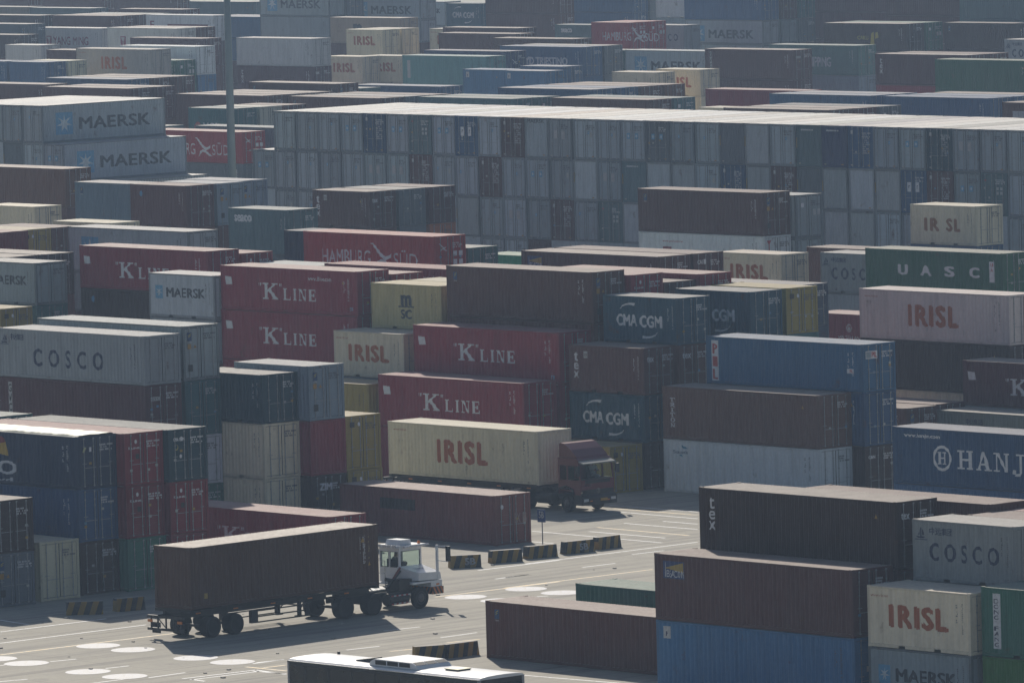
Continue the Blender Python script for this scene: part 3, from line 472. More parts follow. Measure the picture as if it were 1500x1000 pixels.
# ------------------------------------------------------------------ lettering meshes
_txt = {}
def text_mesh(s, bold=.0, space=1.0):
    k = (s, bold, space)
    if k in _txt: return _txt[k]
    c = bpy.data.curves.new('t', 'FONT'); c.body = s; c.space_character = space; c.resolution_u = 3; c.fill_mode = 'FRONT' if hasattr(c, 'fill_mode') else c.fill_mode
    o = bpy.data.objects.new('t', c); col.objects.link(o)
    dg = bpy.context.evaluated_depsgraph_get(); me = bpy.data.meshes.new_from_object(o.evaluated_get(dg))
    bpy.data.objects.remove(o)
    V = [tuple(v.co) for v in me.vertices]; Fc = [tuple(p.vertices) for p in me.polygons]
    bpy.data.meshes.remove(me)
    if not V: V = [(0, 0, 0), (1, 0, 0), (1, 1, 0)]; Fc = [(0, 1, 2)]
    x0 = min(v[0] for v in V); x1 = max(v[0] for v in V); y0 = min(v[1] for v in V); y1 = max(v[1] for v in V)
    if bold > 0:      # heavier strokes: the same glyphs laid a little apart, each a hair above the last
        q = bold; V2 = []; F2 = []
        for l, (dx, dy) in enumerate(((0, 0), (-q, 0), (q, 0), (0, -q * .7), (0, q * .7), (-q, q * .5), (q, -q * .5))):
            n = len(V2); V2 += [(v[0] + dx, v[1] + dy, l) for v in V]; F2 += [tuple(n + i for i in f) for f in Fc]
        V = V2; Fc = F2; x0 -= q; x1 += q; y0 -= q * .7; y1 += q * .7
    V = [((v[0] - x0) / (x1 - x0), (v[1] - y0) / (y1 - y0), v[2]) for v in V]
    _txt[k] = (V, Fc); return _txt[k]
# slab-serif letters drawn as strokes (unit cell, y up): rectangles and slanted bars
SER = {
 'K': [[(.02,0),(.38,0),(.38,.08),(.02,.08)],[(.02,.92),(.38,.92),(.38,1),(.02,1)],[(.11,0),(.29,0),(.29,1),(.11,1)],[(.27,.40),(.27,.56),(.72,.95),(.86,.95)],[(.36,.52),(.52,.62),(.95,.05),(.70,.05)],[(.60,.92),(.98,.92),(.98,1),(.60,1)],[(.62,0),(1,0),(1,.08),(.62,.08)]],
 'L': [[(.02,0),(.92,0),(.92,.09),(.02,.09)],[(.02,.91),(.48,.91),(.48,1),(.02,1)],[(.15,0),(.35,0),(.35,1),(.15,1)],[(.80,0),(.95,0),(.95,.32),(.86,.32)]],
 'I': [[(.15,0),(.85,0),(.85,.09),(.15,.09)],[(.15,.91),(.85,.91),(.85,1),(.15,1)],[(.36,0),(.64,0),(.64,1),(.36,1)]],
 'N': [[(.0,0),(.36,0),(.36,.08),(.0,.08)],[(.0,.92),(.34,.92),(.34,1),(.0,1)],[(.13,0),(.24,0),(.24,1),(.13,1)],[(.15,1),(.34,1),(.88,0),(.72,0)],[(.76,0),(.87,0),(.87,1),(.76,1)],[(.64,.92),(1,.92),(1,1),(.64,1)]],
 'E': [[(.05,0),(.90,0),(.90,.09),(.05,.09)],[(.05,.91),(.88,.91),(.88,1),(.05,1)],[(.15,0),(.35,0),(.35,1),(.15,1)],[(.3,.46),(.66,.46),(.66,.55),(.3,.55)],[(.60,.36),(.70,.36),(.70,.65),(.60,.65)],[(.82,0),(.94,0),(.94,.28),(.86,.28)],[(.80,.72),(.90,.72),(.90,1),(.80,1)]],
 'H': [[(.0,0),(.42,0),(.42,.09),(.0,.09)],[(.0,.91),(.42,.91),(.42,1),(.0,1)],[(.10,0),(.31,0),(.31,1),(.10,1)],[(.3,.45),(.7,.45),(.7,.56),(.3,.56)],[(.69,0),(.90,0),(.90,1),(.69,1)],[(.58,0),(1,0),(1,.09),(.58,.09)],[(.58,.91),(1,.91),(1,1),(.58,1)]],
 'A': [[(.0,0),(.36,0),(.36,.08),(.0,.08)],[(.12,.02),(.24,.02),(.56,1),(.42,1)],[(.42,1),(.58,1),(.94,.02),(.70,.02)],[(.28,.28),(.72,.28),(.72,.38),(.28,.38)],[(.58,0),(1.02,0),(1.02,.08),(.58,.08)]],
 'J': [[(.35,.91),(1,.91),(1,1),(.35,1)],[(.58,.0),(.80,.0),(.80,1),(.58,1)],[(.18,-.18),(.68,-.18),(.80,.02),(.30,-.06)],[(.05,-.05),(.28,-.12),(.30,.14),(.10,.16)]],
 'T': [[(.0,.88),(1,.88),(1,1),(.0,1)],[(.38,0),(.62,0),(.62,1),(.38,1)],[(.22,0),(.78,0),(.78,.09),(.22,.09)],[(.0,.7),(.12,.7),(.12,1),(.0,1)],[(.88,.7),(1,.7),(1,1),(.88,1)]],
 'R': [[(.0,0),(.42,0),(.42,.09),(.0,.09)],[(.10,0),(.30,0),(.30,1),(.10,1)],[(.0,.9),(.7,.9),(.7,1),(.0,1)],[(.28,.46),(.66,.46),(.66,.56),(.28,.56)],[(.62,.5),(.84,.56),(.84,.9),(.62,1)],[(.44,.5),(.62,.5),(1,.0),(.76,.0)]],
 'O': [[(.05,.25),(.25,.25),(.25,.75),(.05,.75)],[(.75,.25),(.95,.25),(.95,.75),(.75,.75)],[(.05,.75),(.25,.72),(.45,.9),(.4,1),(.2,.95)],[(.95,.75),(.75,.72),(.55,.9),(.6,1),(.8,.95)],[(.4,.88),(.6,.88),(.6,1),(.4,1)],[(.05,.25),(.25,.28),(.45,.1),(.4,0),(.2,.05)],[(.95,.25),(.75,.28),(.55,.1),(.6,0),(.8,.05)],[(.4,0),(.6,0),(.6,.12),(.4,.12)]],
}
def serif_mesh(s, widths=None, gap=.16):
    k = ('serif', s)
    if k in _txt: return _txt[k]
    V = []; Fc = []; x = 0; lay = 0
    for ch in s:
        if ch == ' ': x += .5; continue
        wd = {'I': .5, 'J': .75}.get(ch, .95)
        for st in SER[ch]:
            n = len(V); V += [(x + a * wd, b2, lay) for a, b2 in st]; Fc.append(tuple(range(n, n + len(st)))); lay += 1
        x += wd + gap; 
    x -= gap; y0 = min(v[1] for v in V) if 'J' in s else 0
    V = [(a / x, b2, l) for a, b2, l in V]
    _txt[k] = (V, Fc); return _txt[k]
_mc = {}
def flat_mesh(key, V, Fc, x0, x1, z0, z1, y, plane='side', L=0):
    """lay unit lettering out on a container's long side (plane y=const, seen from -y) or its door end (plane x=const, seen from +x)"""
    k = (key, x0, x1, z0, z1, y, plane, L)
    if k in _mc: return _mc[k]
    P = []
    for v in V:
        a = x0 + v[0] * (x1 - x0); bz = z0 + v[1] * (z1 - z0); l = (v[2] if len(v) > 2 else 0) * .0004
        P.append((a, y - l, bz) if plane == 'side' else (y + l, a, bz))
    me = bpy.data.meshes.new('lettering'); me.from_pydata(P, [], Fc); me.update()
    if L:
        a0 = -L / 2 + .15; n = max(1, round((L - .30) / .278)); p = (L - .30) / n
        lo = min(q[0] for q in P); hi = max(q[0] for q in P)
        bm = bmesh.new(); bm.from_mesh(me)
        i0 = int((lo - a0) / p) - 1
        while a0 + i0 * p < hi:
            for fr_ in (0, .27, .5, .77):
                x = a0 + (i0 + fr_) * p
                if lo < x < hi: bmesh.ops.bisect_plane(bm, geom=bm.verts[:] + bm.edges[:] + bm.faces[:], plane_co=(x, 0, 0), plane_no=(1, 0, 0), dist=1e-5)
            i0 += 1
        for v in bm.verts:
            q = ((v.co.x - a0) / p) % 1.0
            if a0 < v.co.x < a0 + n * p:
                dq = 0 if q <= .27 else ((q - .27) / .23 if q < .5 else (1 if q <= .77 else (1 - q) / .23))
                v.co.y += .046 * dq + .008
        bm.to_mesh(me); bm.free()
    me.materials.append(PRINT)
    _mc[k] = me; return me
class Side:
    """prints on one face of a container; x from the left edge, z measured down from the top, in metres"""
    def __init__(s, parent, L, H, plane='side', flip=False):
        s.p = parent; s.L = L; s.H = H; s.pl = plane; s.flip = flip
        s.y = -1.219 + .004 if plane == 'side' else L / 2 + .012
        s.n = 0
    def _put(s, name, key, V, Fc, x0, x1, zt, zb, c):
        off = -s.L / 2 if s.pl == 'side' else -1.219
        s.n += 1; lay = .0015 * (s.n % 8)
        y = s.y - lay if s.pl == 'side' else s.y + lay
        me = flat_mesh(key, V, Fc, x0 + off, x1 + off, s.H - zb, s.H - zt, round(y, 4), s.pl, s.L if s.pl == 'side' else 0)
        o = put(name, me, s.p, color=c)
        if s.flip: o.rotation_euler = (0, 0, pi)
        return o
    def text(s, txt, x0, x1, zt, zb, c=WHT, bold=.0, space=1.0, name='lettering'):
        V, Fc = text_mesh(txt, bold, space); return s._put(name, ('t', txt, bold, space), V, Fc, x0, x1, zt, zb, c)
    def serif(s, txt, x0, x1, zt, zb, c=WHT):
        V, Fc = serif_mesh(txt); return s._put('lettering', ('s', txt), V, Fc, x0, x1, zt, zb, c)
    def vtext(s, txt, x0, x1, zt, zb, c=WHT, serif=False, bold=.012):
        n = len(txt); h = (zb - zt) / n
        for i, ch in enumerate(txt):
            if ch == ' ': continue
            (s.serif if serif else (lambda a, *q: s.text(a, *q, bold=bold)))(ch, x0, x1, zt + i * h + h * .12, zt + (i + 1) * h - h * .08, c)
    def rect(s, x0, x1, zt, zb, c, name='sticker'):
        return s._put(name, 'rect', [(0, 0), (1, 0), (1, 1), (0, 1)], [(0, 1, 2, 3)], x0, x1, zt, zb, c)
    def poly(s, pts, x0, x1, zt, zb, c, name='emblem', key=None):
        return s._put(name, key or ('poly', tuple(pts)), pts, [tuple(range(len(pts)))], x0, x1, zt, zb, c)
    def polys(s, plist, x0, x1, zt, zb, c, key, name='emblem'):
        if name == 'stencil_marks': return tag(s._polys(plist, x0, x1, zt, zb, c, key, name), kind='stuff')
        return s._polys(plist, x0, x1, zt, zb, c, key, name)
    def _polys(s, plist, x0, x1, zt, zb, c, key, name='emblem'):
        V = []; Fc = []
        for pl in plist:
            n = len(V); V += list(pl); Fc.append(tuple(range(n, n + len(pl))))
        return s._put(name, key, V, Fc, x0, x1, zt, zb, c)
def star7():
    P = []
    for i in range(14):
        a = pi / 2 + i * pi / 7; r = .5 if i % 2 == 0 else .17
        P.append((.5 + r * cos(a), .5 + r * sin(a)))
    V = [(.5, .5)] + P; return V, [(0, 1 + i, 1 + (i + 1) % 14) for i in range(14)]
def ring(n=24, r0=.36, r1=.5):
    V = []; Fc = []
    for i in range(n):
        a = 2 * pi * i / n; V += [(.5 + r0 * cos(a), .5 + r0 * sin(a)), (.5 + r1 * cos(a), .5 + r1 * sin(a))]
    return V, [(2 * i, 2 * i + 1, (2 * i + 3) % (2 * n), (2 * i + 2) % (2 * n)) for i in range(n)]
def disc(n=16):
    return [(.5 + .5 * cos(2 * pi * i / n), .5 + .5 * sin(2 * pi * i / n)) for i in range(n)]
def arc(a0, a1, w0, w1, n=10):
    V = []
    for i in range(n + 1):
        t_ = i / n; a = a0 + (a1 - a0) * t_; w_ = w0 + (w1 - w0) * t_
        V += [(.5 + (.5 - w_) * cos(a), .5 + (.5 - w_) * sin(a)), (.5 + .5 * cos(a), .5 + .5 * sin(a))]
    return V, [(2 * i, 2 * i + 1, 2 * i + 3, 2 * i + 2) for i in range(n)]
BIRD = [[(.0, .98), (.12, 1.0), (.45, .62), (.62, .50), (.50, .42), (.38, .52), (.10, .92)], [(.50, .42), (.62, .50), (.80, .56), (.86, .64), (.84, .46), (.72, .40), (.60, .34)],
        [(.18, .02), (.26, .30), (.44, .40), (.62, .34), (.80, .20), (.98, .06), (.78, .08), (.56, .24), (.40, .28)]]
def stencil(seed, wdt, hgt, rows, fill=.7, ch=.03):
    """rows of small character-like marks"""
    r = random.Random(seed); P = []
    for k in range(rows):
        z1 = 1 - (k + .15) / rows; z0 = 1 - (k + .8) / rows; x = 0
        end = r.uniform(.45, 1)
        while x < end:
            w_ = ch * r.uniform(.6, 1.2)
            if r.random() < fill: P.append([(x, z0), (x + w_, z0), (x + w_, z1), (x, z1)])
            x += w_ * 1.5
    return P
# ------------------------------------------------------------------ container templates
W = 2.438; Hs = {'s': 2.591, 'h': 2.896}; Ls = {20: 6.058, 40: 12.192}
def tmpl(L, H):
    T = {}
    y0 = -W / 2; e = .0
    f = MB()
    for sx in (-1, 1):
        for sy in (-1, 1):
            xa, xb = sorted((sx * (L / 2 - .004), sx * (L / 2 - .15))); ya, yb = sorted((sy * (W / 2 - .004), sy * (W / 2 - .14)))
            f.box(xa, xb, ya, yb, .12, H - .12)
            xa, xb = sorted((sx * L / 2, sx * (L / 2 - .178))); ya, yb = sorted((sy * W / 2, sy * (W / 2 - .162)))
            f.box(xa, xb, ya, yb, 0, .118); f.box(xa, xb, ya, yb, H - .118, H)
    for sy in (-1, 1):
        ya, yb = sorted((sy * (W / 2 - .006), sy * (W / 2 - .07)))
        f.box(-L / 2 + .18, L / 2 - .18, ya, yb, H - .10, H - .02)
        if L < 7:
            for xa, xb in ((-L / 2 + .18, -1.25), (-.85, .85), (1.25, L / 2 - .18)): f.box(xa, xb, ya, yb, .02, .16)
            f.box(-L / 2 + .18, L / 2 - .18, ya - sy * .004, yb - sy * .01, .13, .157)
        else: f.box(-L / 2 + .18, L / 2 - .18, ya, yb, .02, .16)
    for sx in (-1, 1):
        xa, xb = sorted((sx * (L / 2 - .006), sx * (L / 2 - .09)))
        f.box(xa, xb, y0 + .165, -y0 - .165, H - .14, H - .01); f.box(xa, xb, y0 + .165, -y0 - .165, .02, .15)
    f.box(-L / 2 + .2, L / 2 - .2, y0 + .09, -y0 - .09, .16, .19)
    T['frame'] = f
    def corr(a0, a1, p, d, base):
        """trapezoid wave from a0 to a1: list of (a, depth)"""
        n = max(1, round((a1 - a0) / p)); p = (a1 - a0) / n; q = []
        for i in range(n):
            s_ = a0 + i * p; q += [(s_, base), (s_ + p * .27, base), (s_ + p * .5, base + d), (s_ + p * .77, base + d)]
        return q + [(a1, base)]
    m_ = MB(); q = corr(-L / 2 + .15, L / 2 - .15, .278, .046, .012)
    for i in range(len(q) - 1):
        (a, da), (b_, db) = q[i], q[i + 1]
        m_.quad((a, y0 + da, .16), (b_, y0 + db, .16), (b_, y0 + db, H - .10), (a, y0 + da, H - .10))
    T['side'] = m_
    m_ = MB(); q = corr(-L / 2 + .10, L / 2 - .10, .209, .011, .004)
    for i in range(len(q) - 1):
        (a, da), (b_, db) = q[i], q[i + 1]
        m_.quad((a, y0 + .055, H - da - .012), (b_, y0 + .055, H - db - .012), (b_, 0, H - db), (a, 0, H - da))
        m_.quad((a, 0, H - da), (b_, 0, H - db), (b_, -y0 - .055, H - db - .012), (a, -y0 - .055, H - da - .012))
    T['roof'] = m_
    m_ = MB(); q = corr(y0 + .14, -y0 - .14, .25, .045, .03)
    for i in range(len(q) - 1):
        (a, da), (b_, db) = q[i], q[i + 1]
        m_.quad((-L / 2 + da, b_, .15), (-L / 2 + db, a, .15) if 0 else (-L / 2 + da, a, .15), (-L / 2 + da, a, H - .14), (-L / 2 + db, b_, H - .14)) if 0 else m_.quad((-L / 2 + da, a, .15), (-L / 2 + db, b_, .15), (-L / 2 + db, b_, H - .14), (-L / 2 + da, a, H - .14))
    T['end'] = m_
    d = MB(); yl, yh = y0 + .145, -.012; zb, zt = .155, H - .145; X = L / 2 - .055
    d.box(X - .03, X, yl, yh, zb, zt)
    for a, b_ in ((yl + .005, yl + .09), (yh - .09, yh - .005)): d.box(X - .001, X + .022, a, b_, zb + .004, zt - .004)
    n = 5
    for i in range(n + 1):
        z = zb + .03 + (zt - zb - .12) * i / n; d.box(X - .001, X + .018, yl + .092, yh - .092, z, z + .06)
    T['door'] = d
    k = MB()
    for yb_ in (yl + .27, yh - .20):
        k.box(X + .026, X + .056, yb_ - .016, yb_ + .016, .10, H - .09)
        for z in (.12, H - .15): k.box(X + .024, X + .070, yb_ - .045, yb_ + .045, z, z + .05)
        for z in (.55, 1.75, H - .55): k.box(X + .024, X + .062, yb_ - .035, yb_ + .035, z, z + .05)
    k.box(X + .058, X + .072, yl + .30, yh - .08, 1.02, 1.045); k.box(X + .058, X + .072, yl + .15, yl + .40, 1.22, 1.245)
    T['bars'] = k
    gk = MB()
    for sg in (-1, 1):
        for a, b_ in ((yl - .004, yl + .012), (yh - .014, yh + .004)):
            ya, yb = sorted((sg * a, sg * b_)); gk.box(X, X + .026, ya, yb, zb, zt)
        for z in (zb - .004, zt - .012):
            ya, yb = sorted((sg * (yl + .012), sg * (yh - .014))); gk.box(X, X + .025, ya, yb, z, z + .016)
    gk.box(X - .02, X + .004, -.008, .008, zb, zt)
    T['gasket'] = gk
    return T
TM = {}; TMESH = {}
for L_ in (20, 40):
    for h_ in 'sh':
        T = tmpl(Ls[L_], Hs[h_]); TM[L_, h_] = T
        TMESH[L_, h_] = {k: T[k].mesh({'frame': 'frame', 'side': 'side_panel', 'roof': 'roof_panel', 'end': 'end_panel', 'door': 'door', 'bars': 'locking_bars', 'gasket': 'door_gasket'}[k], {'bars': GALV, 'gasket': BLACKP}.get(k, STEEL)) for k in T}
stencils = {}
def stencil_part(kind, parent, L, H, flip=False, c=WHT, seed=0):
    S_ = Side(parent, L, H, 'end' if kind == 'door' else 'side', flip)
    k = (kind, seed)
    if k not in stencils:
        if kind == 'door': stencils[k] = stencil(seed, 1, 1, 3, .85, .05)
        elif kind == 'doorlow': stencils[k] = stencil(seed, 1, 1, 7, .6, .07)
        else: stencils[k] = stencil(seed, 1, 1, 16, .8, .45)
    P = stencils[k]
    if kind == 'door': S_.polys(P, 1.38, 2.22, .42, .78, c, k, 'stencil_marks')
    elif kind == 'side':
        x1 = L - (.78 if L > 7 else .45)
        S_.polys(P, x1 - .10, x1 - .03, .45, 1.75, c, k, 'stencil_marks')
        S_.polys(stencil(seed + 50, 1, 1, 9, .7, .5), x1 - .42, x1 - .36, .5, 1.3, c, ('sb', seed), 'stencil_marks')
def logo(P, key, L, H, h, flip, rnd):
    s = Side(P, L, H, 'side', flip); e = Side(P, L, H, 'end')
    F = L / 12.192
    if key == 'kline' or key == 'klineu':
        s.serif('K', 3.75, 5.15, .92, 1.86); s.serif('LINE', 5.55, 8.55, 1.18, 1.86)
        for a in (3.35, 3.52, 5.22, 5.39): s.poly([(.2, 1), (.9, 1), (.6, 0), (.3, 0)], a, a + .11, .92, 1.10, WHT, 'emblem', 'tick')
        s.poly([(0, 1), (.9, .88), (1, .05), (.2, 0), (.13, .5)], .35, 1.05, .62, 1.12, WHT, 'flag_emblem', 'flag'); s._put('flag_emblem', 'ring', *ring(12, .2, .42), .62, .86, .76, 1.0, (.3, .1, .12))
        if key == 'klineu': s.text('www.kline.com', 7.8, 9.9, .42, .66, WHT, .01)
        s.text('TR', L - .75, L - .45, H - .5, H - .28, (.35, .5, .65), .02)
    elif key == 'url': s.text('www.kline.com', 8.8, 10.6, .45, .68, WHT, .01)
    elif key == 'irisl':
        if L > 7: s.text('IRISL', 3.95, 8.05, .78, 2.08, ORG, .065, 1.25); s.text('www.irisl.net', .45, 1.5, .35, .47, ORG)
        else: s.text('IRISL', 1.25, 4.72, .72, 1.72, ORG, .065, 1.25); s.text('www.irisl.net', .2, 1.25, .33, .46, ORG)
    elif key == 'irsl': s.text('IR', 1.25, 2.62, .85, 1.72, (.32, .13, .05), .065, 1.25); s.text('SL', 3.25, 4.55, .85, 1.72, (.32, .13, .05), .065, 1.25)
    elif key == 'maersk' or key == 'sealand':
        if L > 7: a = (1.35, 3.05, .62, 2.32); b_ = (3.65, 10.7, 1.05, 2.0)
        else: a = (.55, 1.28, .72, 1.5); b_ = (1.6, 5.15, .82, 1.4)
        s.rect(*a, LBL, 'emblem_panel'); s._put('star_emblem', 'star', *star7(), a[0] + .08, a[1] - .08, a[2] + .08, a[3] - .08, (.55, .62, .66))
        s.text('MAERSK', *b_, GRYT, .03, 1.05)
        if key == 'sealand': s.text('SEALAND', b_[0], b_[1], 1.55, 2.1, GRYT, .03)
    elif key == 'cosco':
        if L > 7:
            s.text('COSCO', 2.85, 8.75, 1.0, 1.95, DKB, .03, 1.9); s.text('中远集团', .95, 2.1, .28, .62, DKB, .02); x = .12
        else: s.text('COSCO', .98, 5.05, .95, 1.72, DKB, .03, 1.7); s.text('中远集团', 1.0, 2.35, .30, .62, DKB, .02); x = .15
        s.polys([[(.1, .25), (.9, .25), (.75, .12), (.2, .12)], [(.46, .25), (.54, .25), (.54, .9), (.46, .9)], [(.2, .35), (.42, .35), (.42, .8)], [(.58, .35), (.8, .35), (.58, .8)], [(0, 0), (1, 0), (1, .06), (0, .06)]], x, x + .68, .28, .86, DKB, 'ship')
    elif key == 'chinese': s.text('中远集团', 2.3, 3.6, .40, .75, DKB, .02)
    elif key == 'cma':
        s.text('CMA', 1.05, 2.72, 1.02, 1.68, WHT, .045, 1.0); s.text('CGM', 2.92, 4.72, 1.04, 1.72, WHT, .045, 1.0)
        s._put('swoosh', 'arc1', *arc(rad(165), rad(75), .02, .16), 1.3, 3.3, .38, 1.35, WHT); s._put('swoosh', 'arc2', *arc(rad(-15), rad(-105), .02, .16), 2.3, 4.4, 1.35, 2.32, WHT)
    elif key == 'texv':
        x = .62 if L > 7 else .42
        s.text('t', x, x + .30, .42, .92, WHT, .02); s.text('e', x - .06, x + .36, 1.0, 1.38, WHT, .02); s.text('x', x - .06, x + .36, 1.46, 1.84, WHT, .02)
        if L < 7: s.rect(1.15, 1.5, .35, .72, (.5, .5, .5)); s.text('tex', 1.2, 1.46, .42, .62, (.1, .05, .05), .02)
        e.text('tex', .25, .75, .50, .78, WHT, .02)
    elif key == 'texdoor': e.text('tex', .25, .9, .45, .75, WHT, .02)
    elif key == 'uasc':
        for ch, x in zip('UASC', (2.85, 4.9, 7.0, 9.2)): s.text(ch, x, x + .95, .95, 1.62, WHT, .05)
        s.rect(11.0, 11.4, .55, 1.85, WHT); s.vtext('UASC', 11.08, 11.32, .6, 1.8, REDT)
    elif key == 'pil':
        s.rect(.42, .92, .22, 2.45, WHT); s.vtext('PIL', .50, .84, .32, 2.4, REDT, bold=.02)
        e.rect(.18, 1.05, .38, .80, WHT); e.rect(.22, .58, .42, .76, (.25, .3, .34)); e.text('PIL', .62, 1.02, .44, .74, REDT, .04); s.rect(10.9, 11.4, 1.35, 1.6, WHT); s.text('PIL', 11.1, 11.38, 1.39, 1.56, REDT, .02)
    elif key == 'triton': s.vtext('TRITON', .55, .92, .60, 2.25, WHT, True)
    elif key == 'seacastle':
        s.text('Seacastle', .75, 1.9, .58, .76, (.06, .12, .2), .02); s.polys([[(.5, 1), (1, .72), (.72, .68), (.5, .8)], [(.3, .2), (.55, .0), (.5, .22)]], .85, 1.95, .28, .95, (.10, .28, .40), 'seac')
    elif key == 'hanjin':
        s._put('emblem', 'ring', *ring(28, .39, .5), 2.85, 4.15, .82, 2.12, WHT); s.serif('H', 3.2, 3.8, 1.15, 1.78, WHT)
        s.serif('HANJIN', 4.6, 11.3, 1.0, 1.95); s.text('www.hanjin.com', .8, 3.35, .30, .55, WHT, .03)
    elif key == 'ham':
        s.text('HAMBURG', 1.7, 6.15, 1.02, 1.95, WHT, -.012, 1.05); s.polys(BIRD, 6.2, 8.4, .55, 2.15, WHT, 'bird'); s.text('SÜD', 8.3, 10.5, .92, 1.95, WHT, -.012)
        e.polys(BIRD, .25, .95, .45, .95, WHT, 'bird'); e.rect(1.4, 1.7, .95, 1.25, WHT); e.rect(1.85, 2.15, .95, 1.25, WHT); e.rect(1.4, 1.7, 1.45, 1.75, WHT); e.rect(1.85, 2.15, 1.45, 1.75, WHT)
    elif key == 'beacon':
        s.rect(.52, 1.86, .30, 1.06, (.04, .06, .17)); s.poly([(0, .45), (1, 1), (1, 0), (0, .35)], .72, 1.80, .34, .78, (.42, .30, .08), 'emblem', 'beam'); s.poly([(.3, 0), (.7, 0), (.6, 1), (.4, 1)], .55, .75, .36, 1.0, WHT, 'emblem', 'tower'); s.text('BEACON', .76, 1.82, .70, 1.0, WHT, .0)
    elif key == 'po':
        tp = MB(); rr_ = random.Random(3); nx, ny = 90, 14; L3 = L - .1
        for iy in range(ny + 1):
            for ix in range(nx + 1):
                x = -L3 / 2 + L3 * ix / nx; y = -1.2 + 2.4 * iy / ny; edge = min(iy, ny - iy) == 0
                z = H + .035 + (0 if edge else .025 * abs(sin(x * 2.1 + sin(y * 3 + x))) + rr_.uniform(0, .02))
                tp.v.append((x, y, z - (.09 if edge else 0)))
        for iy in range(ny):
            for ix in range(nx): q0 = iy * (nx + 1) + ix; tp.f.append((q0, q0 + 1, q0 + nx + 2, q0 + nx + 1))
        tp.build('tarpaulin', simple('crumpled_pale_tarpaulin', (.40, .42, .33), .6), P)
        s.text('P&O', 3.6, 7.35, 1.42, 2.12, WHT, .03); s.text('Nedlloyd', 2.3, 7.0, 2.25, 2.6, WHT, .02)
        s.polys([[(0, .45), (.5, .55), (.5, 1), (.05, .9)]], 4.0, 6.7, .25, 1.3, WHT, 'f1'); s.polys([[(.5, .55), (.95, .75), (.85, 1), (.5, 1)]], 4.0, 6.7, .25, 1.3, (.25, .03, .04), 'f2')
        s.polys([[(0, .45), (.5, .55), (.45, .0), (.02, .05)]], 4.0, 6.7, .25, 1.3, (.03, .06, .2), 'f3'); s.polys([[(.5, .55), (.95, .75), (1, .1), (.6, .22), (.45, 0)]], 4.0, 6.7, .25, 1.3, (.55, .36, .05), 'f4')
        e.poly([(0, 0), (.5, 0), (1, 1), (.4, 1)], .30, .55, .55, .78, (.5, .5, .3), 'emblem', 'pof'); e.rect(.72, .86, .55, .78, WHT)
    elif key == 'msc': s.text('m', 2.5, 3.5, .62, 1.28, GRYT, .06); s.rect(2.35, 3.65, 1.26, 1.34, GRYT); s.text('SC', 2.5, 3.5, 1.46, 2.0, GRYT, .05)
    elif key == 'mscside': s.text('m', 3.9, 5.4, .7, 2.2, GRYT, .06)
    elif key == 'mscdoor':
        e.rect(.28, .60, .34, .62, (.04, .035, .03)); e._put('sticker', 'disc', disc(), [tuple(range(16))], .82, .98, .36, .58, WHT)
    elif key == 'kdoor': e.serif('K', .22, .34, .68, .80); e.text('LINE', .42, .95, .71, .80, WHT, .03); e._put('sticker', 'disc', disc(), [tuple(range(16))], .62, .78, .34, .55, WHT); e.rect(.68, .90, 1.05, 1.30, (.01, .01, .01))
    elif key in ('flor', 'flordoor'):
        q = (s, e) if key == 'flor' else (e,)
        for g_ in q:
            x = .55 if g_ is s else .28
            g_.rect(x, x + .30, .36, .80, (.03, .07, .17)); g_.polys([[(.1, .5), (.9, .85), (.9, .98), (.1, .63)], [(.1, .2), (.8, .5), (.8, .62), (.1, .32)]], x + .04, x + .28, .40, .68, (.55, .45, .06), 'flash'); g_.text('FLORENS', x + .02, x + .28, .83, .89, WHT)
